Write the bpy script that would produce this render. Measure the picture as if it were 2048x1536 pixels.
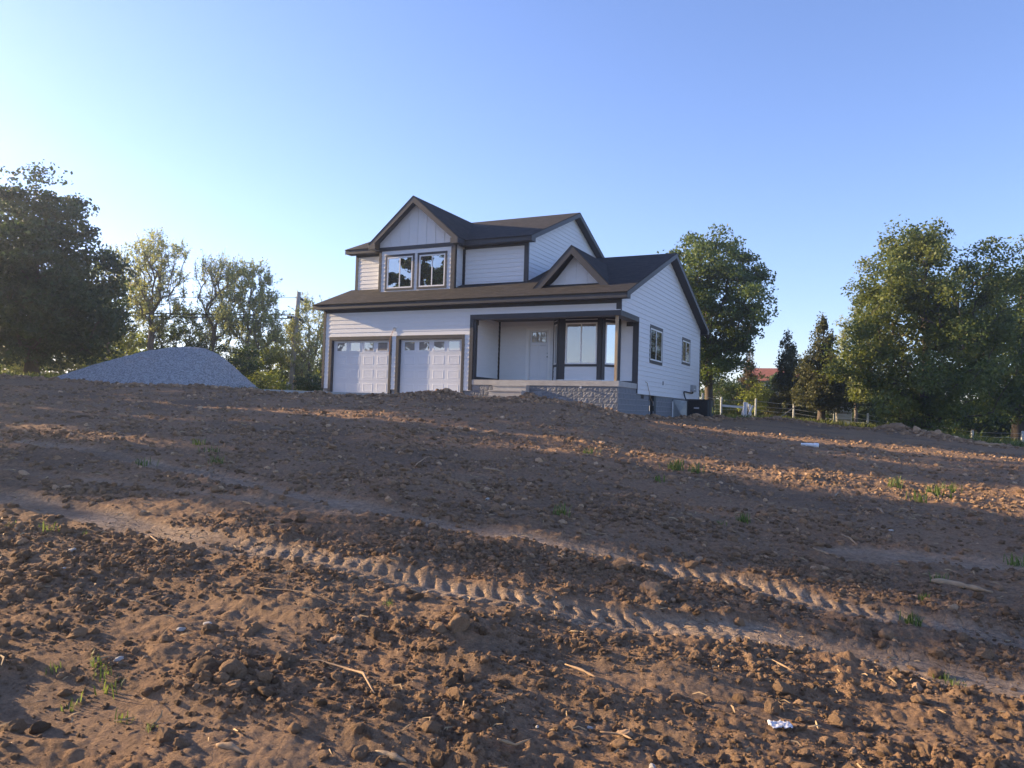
import bpy, math, random
import numpy as np
from mathutils import Matrix, Vector

# ------------------------------------------------------------------ scene, camera, light
sc = bpy.context.scene
for o in list(bpy.data.objects):
    bpy.data.objects.remove(o)
col = sc.collection
EYE = 1.6                                   # eye height datum (world z of the camera)
FPX, CX, CY = 1560.0, 1024.0, 768.0         # pinhole of the photograph (2048 x 1536)
SUN_AZ, SUN_EL = 70.0, 15.0                 # degrees: left of straight ahead, above the horizon

def _basis():
    ray = lambda x, y: np.array([x - CX, y - CY, FPX])
    v1, v2 = ray(-2115, 730.5), ray(1799, 847)
    U = -v1 / np.linalg.norm(v1)
    V = v2 - U * (v2 @ U); V /= np.linalg.norm(V)
    up = np.cross(U, V); up /= np.linalg.norm(up)
    if up[1] > 0: up = -up
    ax = np.array([0, 0, 1.0])
    Y = ax - up * (ax @ up); Y /= np.linalg.norm(Y)
    X = np.cross(Y, up)
    if X[0] < 0: X = -X
    return np.array([X, Y, up]), U, V
R, _U, _V = _basis()

def W(px, py, depth):
    """point seen at a photograph pixel, at a given distance along the ground from the camera (world)"""
    r = R @ np.array([px - CX, py - CY, FPX])
    p = r * depth / r[1]
    return np.array([p[0], p[1], p[2] + EYE])

cam_d = bpy.data.cameras.new('camera')
cam_d.sensor_width = 36.0
cam_d.lens = FPX / 2048 * 36.0
cam_d.clip_start = 0.05
cam_d.clip_end = 3000
cam = bpy.data.objects.new('camera', cam_d)
col.objects.link(cam)
cr, cu, cb = R @ np.array([1, 0, 0]), R @ np.array([0, -1, 0]), R @ np.array([0, 0, -1])
cam.matrix_world = Matrix(((cr[0], cu[0], cb[0], 0), (cr[1], cu[1], cb[1], 0), (cr[2], cu[2], cb[2], EYE), (0, 0, 0, 1)))
sc.camera = cam
sc.render.resolution_x, sc.render.resolution_y = 1024, 768

world = bpy.data.worlds.new('World'); sc.world = world; world.use_nodes = True
wn = world.node_tree
bg = wn.nodes['Background']
sky = wn.nodes.new('ShaderNodeTexSky'); sky.sky_type = 'NISHITA'; sky.sun_disc = False
sky.sun_elevation = math.radians(SUN_EL)
sky.sun_rotation = math.radians(-SUN_AZ)
sky.altitude = 200; sky.air_density = 1.0; sky.dust_density = 0.5; sky.ozone_density = 3.5
tint = wn.nodes.new('ShaderNodeMix'); tint.data_type = 'RGBA'; tint.blend_type = 'MULTIPLY'; tint.inputs[0].default_value = 1.0
tint.inputs[7].default_value = (1.10, .94, 1.07, 1)          # hazy spring evening
wn.links.new(sky.outputs[0], tint.inputs[6]); wn.links.new(tint.outputs[2], bg.inputs[0]); bg.inputs[1].default_value = 0.122

sun_d = bpy.data.lights.new('sun', 'SUN'); sun_d.energy = 5.0; sun_d.angle = math.radians(0.55)
sun_d.color = (1.0, 0.74, 0.44)
sun = bpy.data.objects.new('sun', sun_d); col.objects.link(sun)
az, el = math.radians(SUN_AZ), math.radians(SUN_EL)
to_sun = Vector((-math.sin(az) * math.cos(el), math.cos(az) * math.cos(el), math.sin(el)))
sun.rotation_euler = to_sun.to_track_quat('Z', 'Y').to_euler()
sun.location = (-40, 20, 30)

vs = sc.view_settings
vs.view_transform = 'Standard'; vs.look = 'None'; vs.gamma = 1; vs.use_curve_mapping = False
vs.exposure = 1.4
sc.render.engine = 'CYCLES'

# ------------------------------------------------------------------ helpers
def tag(o, label=None, cat=None, group=None, kind=None):
    if label: o['label'] = label
    if cat: o['category'] = cat
    if group: o['group'] = group
    if kind: o['kind'] = kind
    return o

def empty(name, loc=(0, 0, 0), rz=0.0, label=None, cat=None, group=None):
    o = bpy.data.objects.new(name, None); col.objects.link(o)
    o.location = loc; o.rotation_euler = (0, 0, rz); o.empty_display_size = 0.2
    return tag(o, label, cat, group)

def link(name, me, m=None, parent=None):
    if m is not None and len(me.materials) == 0: me.materials.append(m)
    o = bpy.data.objects.new(name, me); col.objects.link(o)
    if parent is not None: o.parent = parent
    return o

def mesh_np(name, v, f, attrs=None, smooth=False):
    """v (n,3), f (m,k) arrays"""
    me = bpy.data.meshes.new(name)
    v = np.asarray(v, np.float32); f = np.asarray(f, np.int32)
    k = f.shape[1]
    me.vertices.add(len(v)); me.vertices.foreach_set('co', v.ravel())
    me.loops.add(f.size); me.loops.foreach_set('vertex_index', f.ravel())
    me.polygons.add(len(f))
    me.polygons.foreach_set('loop_start', np.arange(0, f.size, k, dtype=np.int32))
    if smooth: me.polygons.foreach_set('use_smooth', np.ones(len(f), bool))
    for n, a in (attrs or {}).items():
        at = me.attributes.new(n, 'FLOAT', 'POINT'); at.data.foreach_set('value', np.asarray(a, np.float32).ravel())
    me.update(calc_edges=True)
    return me

class Frame:
    """a = along the wall, b = out of the wall, z = up"""
    def __init__(s, o=(0, 0), ax=(1, 0), n=(0, -1)):
        s.o, s.ax, s.n = o, ax, n
    def __call__(s, a, b, z):
        return (s.o[0] + a * s.ax[0] + b * s.n[0], s.o[1] + a * s.ax[1] + b * s.n[1], z)
IDF = Frame((0, 0), (1, 0), (0, 1))

class MB:
    def __init__(s, fr=IDF): s.v, s.f, s.fr = [], [], fr
    def box(s, a0, a1, b0, b1, z0, z1):
        i = len(s.v)
        s.v += [s.fr(a, b, z) for z in (z0, z1) for (a, b) in ((a0, b0), (a1, b0), (a1, b1), (a0, b1))]
        s.f += [(i, i+3, i+2, i+1), (i+4, i+5, i+6, i+7), (i, i+1, i+5, i+4), (i+1, i+2, i+6, i+5), (i+2, i+3, i+7, i+6), (i+3, i, i+4, i+7)]
        return s
    def prism(s, poly, b0, b1):
        """poly of (a,z) extruded from b0 to b1"""
        i, n = len(s.v), len(poly)
        s.v += [s.fr(a, b0, z) for a, z in poly] + [s.fr(a, b1, z) for a, z in poly]
        s.f += [tuple(range(i, i+n)), tuple(range(i+2*n-1, i+n-1, -1))]
        s.f += [(i+k, i+n+k, i+n+(k+1) % n, i+(k+1) % n) for k in range(n)]
        return s
    def hull(s, pts, faces):
        i = len(s.v); s.v += list(pts); s.f += [tuple(i+k for k in f) for f in faces]; return s
    def tube(s, pts, radii, n=8, caps=True):
        pts = [Vector(p) for p in pts]
        if not hasattr(radii, '__len__'): radii = [radii] * len(pts)
        i0 = len(s.v); prev = None
        for k, p in enumerate(pts):
            d = (pts[min(k+1, len(pts)-1)] - pts[max(k-1, 0)]).normalized()
            ref = prev if prev is not None else (Vector((0, 0, 1)) if abs(d.z) < .9 else Vector((1, 0, 0)))
            x = (ref - d * ref.dot(d)).normalized(); y = d.cross(x); prev = x
            s.v += [tuple(p + (x * math.cos(t) + y * math.sin(t)) * radii[k]) for t in (2*math.pi*j/n for j in range(n))]
        for k in range(len(pts)-1):
            a, b = i0 + k*n, i0 + (k+1)*n
            s.f += [(a+j, a+(j+1) % n, b+(j+1) % n, b+j) for j in range(n)]
        if caps:
            s.f += [tuple(range(i0+n-1, i0-1, -1)), tuple(range(i0+(len(pts)-1)*n, i0+len(pts)*n))]
        return s
    def mesh(s, name, smooth=False):
        me = bpy.data.meshes.new(name); me.from_pydata(s.v, [], s.f)
        import bmesh
        bm = bmesh.new(); bm.from_mesh(me); bmesh.ops.recalc_face_normals(bm, faces=bm.faces); bm.to_mesh(me); bm.free()
        if smooth: me.polygons.foreach_set('use_smooth', [True]*len(me.polygons))
        return me
    def build(s, name, m, parent=None, smooth=False):
        return link(name, s.mesh(name, smooth), m, parent)

# ---- noise
def _hash(ix, iy, seed):
    h = (ix.astype(np.int64) * 374761393 + iy.astype(np.int64) * 668265263 + seed * 1442695041) & 0xFFFFFFFF
    h = ((h ^ (h >> 13)) * 1274126177) & 0xFFFFFFFF
    h = ((h ^ (h >> 15)) * 2246822519) & 0xFFFFFFFF
    return ((h ^ (h >> 16)) & 0xFFFFFF) / float(0xFFFFFF)
def perlin(x, y, seed=0):
    xi, yi = np.floor(x), np.floor(y); xf, yf = x - xi, y - yi
    u, v = xf*xf*xf*(xf*(xf*6-15)+10), yf*yf*yf*(yf*(yf*6-15)+10)
    def g(dx, dy):
        a = _hash(xi+dx, yi+dy, seed) * 2*np.pi
        return np.cos(a)*(xf-dx) + np.sin(a)*(yf-dy)
    n0 = g(0, 0)*(1-u) + g(1, 0)*u; n1 = g(0, 1)*(1-u) + g(1, 1)*u
    return (n0*(1-v) + n1*v) * 1.5
def fbm(x, y, oct=4, seed=0, gain=.5):
    r, a, f = 0, 1.0, 1.0
    for k in range(oct):
        r = r + a * perlin(x*f + 17.3*k, y*f - 9.1*k, seed+k); a *= gain; f *= 2.03
    return r
def lumps(x, y, cell, seed, dens=.8):
    """rounded lumps scattered in cells: height 0..1"""
    x, y = x/cell, y/cell; xi, yi = np.floor(x), np.floor(y); out = np.zeros_like(x)
    for dx in (-1, 0, 1):
        for dy in (-1, 0, 1):
            cx, cy = xi+dx, yi+dy
            px, py = cx + _hash(cx, cy, seed), cy + _hash(cx, cy, seed+7)
            rad = .25 + .5*_hash(cx, cy, seed+13)**2
            on = _hash(cx, cy, seed+19) < dens
            asp = .7 + .6*_hash(cx, cy, seed+23)
            d2 = ((x-px)*asp)**2 + ((y-py)/asp)**2
            h = np.sqrt(np.maximum(0, 1 - d2/rad**2)) * rad
            out = np.maximum(out, np.where(on, h, 0))
    return out

# ------------------------------------------------------------------ materials
def new_mat(name):
    m = bpy.data.materials.new(name); m.use_nodes = True
    return m, m.node_tree, m.node_tree.nodes['Principled BSDF']
def _set(b, **k):
    for n, v in k.items(): b.inputs[n.replace('_', ' ')].default_value = v
def pmat(name, c, var=.12, scale=6.0, rough=.75, bump=0.0, bscale=40.0, metal=0.0, spec=.4, stretch=(1, 1, 1), c2=None, dist=.01):
    m, nt, b = new_mat(name); N, L = nt.nodes.new, nt.links.new
    tc = N('ShaderNodeTexCoord'); mp = N('ShaderNodeMapping'); mp.inputs['Scale'].default_value = stretch
    L(tc.outputs['Object'], mp.inputs[0])
    nz = N('ShaderNodeTexNoise'); nz.inputs['Scale'].default_value = scale; nz.inputs['Detail'].default_value = 6; nz.inputs['Roughness'].default_value = .65
    L(mp.outputs[0], nz.inputs['Vector'])
    rp = N('ShaderNodeValToRGB'); rp.color_ramp.elements[0].position = .3; rp.color_ramp.elements[1].position = .7
    lo = [x*(1-var) for x in c] if c2 is None else c
    hi = [min(1, x*(1+var)) for x in c] if c2 is None else c2
    rp.color_ramp.elements[0].color = (*lo, 1); rp.color_ramp.elements[1].color = (*hi, 1)
    L(nz.outputs[0], rp.inputs[0]); L(rp.outputs[0], b.inputs['Base Color'])
    _set(b, Roughness=rough, Metallic=metal); b.inputs['Specular IOR Level'].default_value = spec
    if bump:
        n2 = N('ShaderNodeTexNoise'); n2.inputs['Scale'].default_value = bscale; n2.inputs['Detail'].default_value = 5
        L(mp.outputs[0], n2.inputs['Vector'])
        bp = N('ShaderNodeBump'); bp.inputs['Strength'].default_value = bump; bp.inputs['Distance'].default_value = dist
        L(n2.outputs[0], bp.inputs['Height']); L(bp.outputs[0], b.inputs['Normal'])
    return m

M = {}
M['white'] = pmat('white_siding', (.71, .715, .72), .03, 3, .55, .15, 60, stretch=(1, 1, 6))
M['white_trim'] = pmat('white_vinyl', (.78, .78, .77), .03, 4, .4)
M['door_white'] = pmat('white_steel_door', (.64, .655, .69), .02, 3, .28, spec=.5)
M['trim'] = pmat('charcoal_trim', (.042, .042, .047), .12, 4, .5)
M['soffit'] = pmat('charcoal_soffit', (.055, .053, .058), .1, 4, .6)
M['beam'] = pmat('grey_beam_wrap', (.16, .155, .16), .1, 4, .6)
M['concrete'] = pmat('concrete', (.40, .385, .36), .14, 3, .85, .3, 60)
M['mortar'] = pmat('mortar', (.34, .345, .35), .1, 20, .9)
M['block'] = pmat('grey_block', (.185, .195, .21), .16, 9, .9, .6, 70)
M['block2'] = pmat('pale_split_block', (.235, .24, .25), .2, 12, .9, .8, 60)
M['wood'] = pmat('raw_lumber', (.46, .33, .20), .2, 4, .75, .3, 30, stretch=(8, 8, 1))
M['weathered'] = pmat('weathered_wood', (.33, .32, .29), .3, 6, .85, .4, 30, stretch=(6, 6, 1))
M['white_wood'] = pmat('white_painted_board', (.72, .74, .78), .08, 5, .6)
M['post_grey'] = pmat('weathered_white_post', (.50, .52, .51), .25, 7, .8, .3, 30, stretch=(5, 5, 1))
M['black_metal'] = pmat('black_cabinet', (.012, .013, .016), .2, 5, .45)
M['grey_cabinet'] = pmat('dark_grey_cabinet', (.05, .06, .065), .1, 5, .5)
M['galv'] = pmat('galvanised_steel', (.42, .46, .47), .2, 3, .42, metal=.7)
M['box_grey'] = pmat('grey_box', (.33, .34, .35), .05, 4, .5)
M['black'] = pmat('black_rubber', (.012, .012, .014), .1, 5, .6)
M['yellow'] = pmat('yellow_sticker', (.62, .55, .06), .05, 5, .5)
M['lettering'] = pmat('pale_lettering', (.5, .5, .52), .1, 5, .5)
M['pvc'] = pmat('white_pvc', (.80, .82, .83), .03, 4, .35)
M['tan_sign'] = pmat('tan_sign', (.50, .30, .10), .12, 6, .7)
M['gravel'] = None
M['bark'] = pmat('bark', (.085, .068, .055), .3, 8, .9, .6, 30, stretch=(4, 4, 1))
M['bark_grey'] = pmat('grey_bark', (.16, .135, .115), .3, 8, .9, .6, 30, stretch=(4, 4, 1))
M['stick'] = pmat('dry_stick', (.30, .215, .13), .3, 10, .8)
M['root'] = pmat('bleached_root', (.36, .235, .13), .25, 8, .8)
M['brick_red'] = pmat('red_roof', (.30, .11, .07), .2, 3, .85)
M['far_wall'] = pmat('far_wall', (.36, .33, .30), .1, 3, .85)
M['plastic'] = pmat('crumpled_plastic', (.55, .56, .62), .35, 30, .25, spec=.6, c2=(.8, .8, .82))
M['stone'] = pmat('pale_stone', (.42, .39, .35), .2, 12, .85, .4, 40)
M['clod'] = pmat('soil_clod', (.265, .172, .104), .3, 9, .95, 1.0, 45, spec=.15, c2=(.41, .268, .160), dist=.012)
def clod_var(m):
    nt = m.node_tree; b = nt.nodes['Principled BSDF']; src = b.inputs['Base Color'].links[0].from_socket
    oi = nt.nodes.new('ShaderNodeObjectInfo'); rp = nt.nodes.new('ShaderNodeValToRGB'); e = rp.color_ramp.elements
    e[0].color = (.55, .54, .53, 1); e[1].color = (1.9, 1.95, 2.0, 1); e[1].position = 1.0
    for p, c in ((.35, (.85, .85, .85)), (.80, (1.15, 1.13, 1.10)), (.965, (1.3, 1.25, 1.2)), (.97, (1.8, 1.85, 1.9))):
        k = e.new(p); k.color = (*c, 1)
    mx = nt.nodes.new('ShaderNodeMix'); mx.data_type = 'RGBA'; mx.blend_type = 'MULTIPLY'; mx.inputs[0].default_value = 1
    nt.links.new(oi.outputs['Random'], rp.inputs[0]); nt.links.new(src, mx.inputs[6]); nt.links.new(rp.outputs[0], mx.inputs[7]); nt.links.new(mx.outputs[2], b.inputs['Base Color'])
clod_var(M['clod'])
M['straw'] = pmat('dry_straw', (.36, .25, .13), .4, 3, .85)

def shingles():
    m, nt, b = new_mat('charcoal_shingles'); N, L = nt.nodes.new, nt.links.new
    tc = N('ShaderNodeTexCoord'); mp = N('ShaderNodeMapping'); mp.inputs['Rotation'].default_value = (0, 0, 0)
    L(tc.outputs['UV'], mp.inputs[0])
    br = N('ShaderNodeTexBrick'); br.inputs['Scale'].default_value = 1.0
    br.inputs['Brick Width'].default_value = .32; br.inputs['Row Height'].default_value = .143
    br.inputs['Mortar Size'].default_value = .010; br.inputs['Mortar Smooth'].default_value = .2
    br.inputs['Color1'].default_value = (.020, .019, .021, 1); br.inputs['Color2'].default_value = (.042, .037, .036, 1)
    br.inputs['Mortar'].default_value = (.012, .012, .012, 1); br.offset = .37
    L(mp.outputs[0], br.inputs['Vector'])
    nz = N('ShaderNodeTexNoise'); nz.inputs['Scale'].default_value = 3.5; nz.inputs['Detail'].default_value = 8; L(mp.outputs[0], nz.inputs['Vector'])
    mx = N('ShaderNodeMix'); mx.data_type = 'RGBA'; mx.blend_type = 'MULTIPLY'; mx.inputs[0].default_value = .8
    rp = N('ShaderNodeValToRGB'); rp.color_ramp.elements[0].position = .3; rp.color_ramp.elements[0].color = (.55, .55, .55, 1); rp.color_ramp.elements[1].position = .7; rp.color_ramp.elements[1].color = (1.3, 1.25, 1.2, 1)
    L(nz.outputs[0], rp.inputs[0]); L(br.outputs['Color'], mx.inputs[6]); L(rp.outputs[0], mx.inputs[7])
    L(mx.outputs[2], b.inputs['Base Color'])
    bp = N('ShaderNodeBump'); bp.inputs['Strength'].default_value = .8; bp.inputs['Distance'].default_value = .02; bp.invert = True
    L(br.outputs['Fac'], bp.inputs['Height']); L(bp.outputs[0], b.inputs['Normal'])
    _set(b, Roughness=.92); b.inputs['Specular IOR Level'].default_value = .25
    return m
M['shingle'] = shingles()

def glass(name, refl=.42, dark=(.015, .018, .02), ior=1.5):
    m, nt, b = new_mat(name); N, L = nt.nodes.new, nt.links.new
    _set(b, Roughness=.3); b.inputs['Base Color'].default_value = (*dark, 1); b.inputs['Specular IOR Level'].default_value = 0
    g = N('ShaderNodeBsdfGlossy'); g.inputs['Roughness'].default_value = .01; g.inputs['Color'].default_value = (.92, .94, .95, 1)
    nz = N('ShaderNodeTexNoise'); nz.inputs['Scale'].default_value = 2.2; bp = N('ShaderNodeBump'); bp.inputs['Strength'].default_value = .03; bp.inputs['Distance'].default_value = .05
    tc = N('ShaderNodeTexCoord'); L(tc.outputs['Object'], nz.inputs['Vector']); L(nz.outputs[0], bp.inputs['Height']); L(bp.outputs[0], g.inputs['Normal'])
    fr = N('ShaderNodeFresnel'); fr.inputs['IOR'].default_value = ior
    ad = N('ShaderNodeMath'); ad.operation = 'ADD'; ad.inputs[1].default_value = refl; ad.use_clamp = True; L(fr.outputs[0], ad.inputs[0])
    mx = N('ShaderNodeMixShader'); L(ad.outputs[0], mx.inputs[0]); L(b.outputs[0], mx.inputs[1]); L(g.outputs[0], mx.inputs[2])
    L(mx.outputs[0], nt.nodes['Material Output'].inputs[0])
    return m
M['glass'] = glass('window_glass', .40)
M['glass_side'] = glass('side_window_glass', .0, (.012, .018, .014), 1.2)
M['glass_pale'] = glass('bay_glass', .22, (.30, .275, .26))

def leafmat(name, c1, c2, trans=.35, rough=.55):
    m, nt, b = new_mat(name); N, L = nt.nodes.new, nt.links.new
    at = N('ShaderNodeAttribute'); at.attribute_name = 'rnd'
    rp = N('ShaderNodeValToRGB'); rp.color_ramp.elements[0].color = (*c1, 1); rp.color_ramp.elements[1].color = (*c2, 1)
    L(at.outputs['Fac'], rp.inputs[0]); L(rp.outputs[0], b.inputs['Base Color']); _set(b, Roughness=rough); b.inputs['Specular IOR Level'].default_value = .3
    tr = N('ShaderNodeBsdfTranslucent'); hs = N('ShaderNodeHueSaturation'); hs.inputs['Hue'].default_value = .485; hs.inputs['Value'].default_value = 1.5; hs.inputs['Saturation'].default_value = 1.1
    L(rp.outputs[0], hs.inputs['Color']); L(hs.outputs[0], tr.inputs['Color'])
    mx = N('ShaderNodeMixShader'); mx.inputs[0].default_value = trans
    L(b.outputs[0], mx.inputs[1]); L(tr.outputs[0], mx.inputs[2]); L(mx.outputs[0], nt.nodes['Material Output'].inputs[0])
    return m
M['leaf_maple'] = leafmat('maple_leaves', (.028, .052, .022), (.075, .115, .042))
M['leaf_back'] = leafmat('broad_leaves', (.045, .080, .020), (.125, .170, .042))
M['leaf_gum'] = leafmat('gum_leaves', (.048, .085, .022), (.165, .185, .045))
M['leaf_young'] = leafmat('young_leaves', (.17, .21, .08), (.36, .39, .17), .55)
M['leaf_light'] = leafmat('light_leaves', (.12, .16, .035), (.26, .30, .08), .5)
M['leaf_bush'] = leafmat('dark_shrub_leaves', (.026, .052, .018), (.070, .105, .032))
M['leaf_cedar'] = leafmat('cedar_sprays', (.04, .055, .02), (.12, .12, .042), .25)
M['leaf_cedar_brown'] = leafmat('browned_cedar_sprays', (.075, .055, .025), (.15, .115, .05), .2)
M['grass'] = leafmat('grass_blades', (.06, .085, .02), (.19, .21, .06), .4)
M['weed'] = leafmat('weed_blades', (.06, .10, .022), (.15, .20, .055), .4)

def ground_mat():
    m, nt, b = new_mat('churned_soil'); N, L = nt.nodes.new, nt.links.new
    tc = N('ShaderNodeTexCoord')
    def noise(s, d=8, r=.6, st=(1, 1, 1)):
        mp = N('ShaderNodeMapping'); mp.inputs['Scale'].default_value = st; L(tc.outputs['Object'], mp.inputs[0])
        n = N('ShaderNodeTexNoise'); n.inputs['Scale'].default_value = s; n.inputs['Detail'].default_value = d; n.inputs['Roughness'].default_value = r
        L(mp.outputs[0], n.inputs['Vector']); return n
    def ramp(src, stops):
        r = N('ShaderNodeValToRGB'); e = r.color_ramp.elements
        e[0].position, e[0].color = stops[0][0], (*stops[0][1], 1); e[1].position, e[1].color = stops[-1][0], (*stops[-1][1], 1)
        for p, c in stops[1:-1]:
            k = e.new(p); k.color = (*c, 1)
        L(src, r.inputs[0]); return r
    def mix(f, a, bb, mode='MIX'):
        x = N('ShaderNodeMix'); x.data_type = 'RGBA'; x.blend_type = mode
        if isinstance(f, float): x.inputs[0].default_value = f
        else: L(f, x.inputs[0])
        L(a, x.inputs[6]); L(bb, x.inputs[7]); return x.outputs[2]
    def attr(n):
        a = N('ShaderNodeAttribute'); a.attribute_name = n; return a.outputs['Fac']
    big = ramp(noise(.35, 6).outputs[0], [(.3, (.265, .175, .108)), (.5, (.325, .214, .132)), (.7, (.375, .240, .142))])
    red = ramp(noise(.9, 6).outputs[0], [(.42, (.300, .200, .125)), (.62, (.375, .215, .115))])
    fine = ramp(noise(22, 10, .72).outputs[0], [(.25, (.40, .40, .40)), (.5, (.95, .95, .95)), (.75, (1.6, 1.52, 1.42))])
    c = mix(.45, big.outputs[0], red.outputs[0])
    pale = ramp(noise(3.0, 8).outputs[0], [(.3, (.39, .285, .195)), (.7, (.52, .39, .28))])
    c = mix(attr('track'), c, pale.outputs[0])
    dark = N('ShaderNodeRGB'); dark.outputs[0].default_value = (.20, .140, .094, 1)
    c = mix(attr('damp'), c, dark.outputs[0])
    c = mix(.85, c, fine.outputs[0], 'MULTIPLY')
    gr = ramp(noise(1.6, 8, .7).outputs[0], [(.3, (.10, .11, .035)), (.5, (.15, .15, .05)), (.72, (.24, .20, .09))])
    c = mix(attr('grass'), c, gr.outputs[0])
    L(c, b.inputs['Base Color']); _set(b, Roughness=.95); b.inputs['Specular IOR Level'].default_value = .12
    b1 = N('ShaderNodeBump'); b1.inputs['Strength'].default_value = .9; b1.inputs['Distance'].default_value = .02; L(noise(55, 6, .7).outputs[0], b1.inputs['Height'])
    b2 = N('ShaderNodeBump'); b2.inputs['Strength'].default_value = .9; b2.inputs['Distance'].default_value = .06; L(noise(13, 8, .75).outputs[0], b2.inputs['Height'])
    # drying cracks where the tyres packed the clay
    wz = noise(6, 3); vm = N('ShaderNodeVectorMath'); vm.operation = 'MULTIPLY_ADD'; vm.inputs[1].default_value = (.08, .08, .08)
    L(wz.outputs['Color'], vm.inputs[0]); L(tc.outputs['Object'], vm.inputs[2])
    vo = N('ShaderNodeTexVoronoi'); vo.feature = 'DISTANCE_TO_EDGE'; vo.inputs['Scale'].default_value = 8.5; L(vm.outputs[0], vo.inputs['Vector'])
    cr_ = ramp(vo.outputs['Distance'], [(.0, (0, 0, 0)), (.045, (1, 1, 1))])
    b3 = N('ShaderNodeBump'); b3.inputs['Distance'].default_value = .03; L(cr_.outputs[0], b3.inputs['Height']); L(attr('track'), b3.inputs['Strength'])
    L(b2.outputs[0], b1.inputs['Normal']); L(b1.outputs[0], b3.inputs['Normal']); L(b3.outputs[0], b.inputs['Normal'])
    return m
M['soil'] = ground_mat()

def gravel_mat():
    m, nt, b = new_mat('grey_gravel'); N, L = nt.nodes.new, nt.links.new
    tc = N('ShaderNodeTexCoord')
    vo = N('ShaderNodeTexVoronoi'); vo.inputs['Scale'].default_value = 26; L(tc.outputs['Object'], vo.inputs['Vector'])
    rp = N('ShaderNodeValToRGB'); rp.color_ramp.elements[0].color = (.20, .20, .20, 1); rp.color_ramp.elements[1].color = (.46, .45, .44, 1)
    sp = N('ShaderNodeSeparateColor'); L(vo.outputs['Color'], sp.inputs[0]); L(sp.outputs[0], rp.inputs[0])
    L(rp.outputs[0], b.inputs['Base Color']); _set(b, Roughness=.95); b.inputs['Specular IOR Level'].default_value = .2
    bp = N('ShaderNodeBump'); bp.inputs['Strength'].default_value = .7; bp.inputs['Distance'].default_value = .03; bp.invert = True
    L(vo.outputs['Distance'], bp.inputs['Height']); L(bp.outputs[0], b.inputs['Normal'])
    return m
M['gravel'] = gravel_mat()

# ------------------------------------------------------------------ terrain
# crest of the dirt field: photograph column, row of its outline, distance
CREST = [(-500, 742, 29), (0, 752, 28.5), (90, 758, 28), (270, 769, 27), (400, 774, 26.5), (520, 785, 26), (640, 790, 26), (760, 791, 26),
         (900, 791, 25.6), (1000, 796, 25.2), (1100, 799, 25.2), (1170, 806, 25.5), (1210, 818, 26.0), (1260, 833, 26.6), (1330, 837, 30), (1420, 838, 34), (1540, 841, 37), (1640, 849, 36),
         (1740, 859, 34), (1860, 872, 32), (1960, 890, 30), (2048, 897, 29), (2500, 925, 28)]
Z0 = EYE - 1.55
_th, _rc, _zc = [], [], []
for px, py, d in CREST:
    p = W(px, py, d); _th.append(math.atan2(p[0], p[1])); _rc.append(math.hypot(p[0], p[1])); _zc.append(p[2])
_t = np.radians(np.arange(-180, 180.01, .25))
_rct = np.interp(_t, _th, _rc); _zct = np.interp(_t, _th, _zc)
_fade = np.clip((np.abs(_t) - math.radians(55)) / math.radians(45), 0, 1)
_zct = _zct*(1-_fade) + (Z0-.4)*_fade
_kt = np.interp(_t, [_th[0], _th[2], _th[4], _th[5], _th[13], _th[15], _th[20]], [.03, .028, .012, 0, 0, .002, -.004]) * (1-_fade)
_ker = np.exp(-.5*(np.arange(-8, 9)/3.0)**2); _ker /= _ker.sum()
_sm = lambda a: np.convolve(np.pad(a, 8, 'edge'), _ker, 'valid')
_rct, _zct, _kt = _sm(_rct), _sm(_zct), _sm(_kt)
_kw = np.exp(-.5*(np.arange(-140, 141)/44.0)**2); _kw /= _kw.sum()
_sw = lambda a: np.convolve(np.pad(a, 140, 'edge'), _kw, 'valid')
_zsm, _rsm = _sw(_zct), _sw(_rct)          # broad lie of the land, without the short steps along the crest
MOUNDS = []   # x, y, radius, height
for px, py, d, r, h in [(893, 786, 25.4, .40, .15), (850, 787, 25.5, .8, .08), (1062, 795, 25.3, .38, .10), (640, 786, 25.8, .3, .08), (500, 783, 26, .3, .05),
                        (1440, 840, 33.5, .7, .13), (1400, 841, 31.5, .6, .12), (1560, 843, 36, 1.5, .10), (1310, 838, 28.6, .22, .10), (1790, 868, 31.5, .55, .22), (1760, 866, 31.8, .9, .08), (1835, 874, 31, .7, .16), (1880, 880, 30.5, .6, .12), (1930, 889, 30, 1.0, .08),
                        (110, 1120, 5.2, .35, .05), (1270, 1010, 8.5, .6, .06), (920, 1270, 4.6, .18, .05), (440, 1350, 3.6, .22, .05)]:
    p = W(px, py, d); MOUNDS.append((p[0], p[1], r, h))

def base_h(x, y):
    x, y = np.asarray(x, float), np.asarray(y, float)
    rho = np.hypot(x, y); th = np.arctan2(x, y)
    rc, zc, k = np.interp(th, _t, _rct), np.interp(th, _t, _zct), np.interp(th, _t, _kt)
    zs, rs = np.interp(th, _t, _zsm), np.interp(th, _t, _rsm)
    a = (zs - Z0) / rs; t = rho - rc
    zc0 = Z0 + a*rc
    zc = zc0
    tt = np.minimum(t, 40)
    z = zc + (a+k)/2*tt - (a-k)/2*(np.sqrt(tt*tt + .6) - .3)
    z = z + (np.interp(th, _t, _zct) - zc0) * np.clip(rho/rc, 0, 1)**5
    # gentle waves of the graded field
    z = z + .05*perlin(x/3.1, y/3.1, 5) * np.clip(rho/6, 0, 1)
    for mx, my, r, h in MOUNDS:
        d2 = ((x-mx)**2 + (y-my)**2) / r**2
        z = z + h*np.exp(-d2)
    return z

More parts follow.
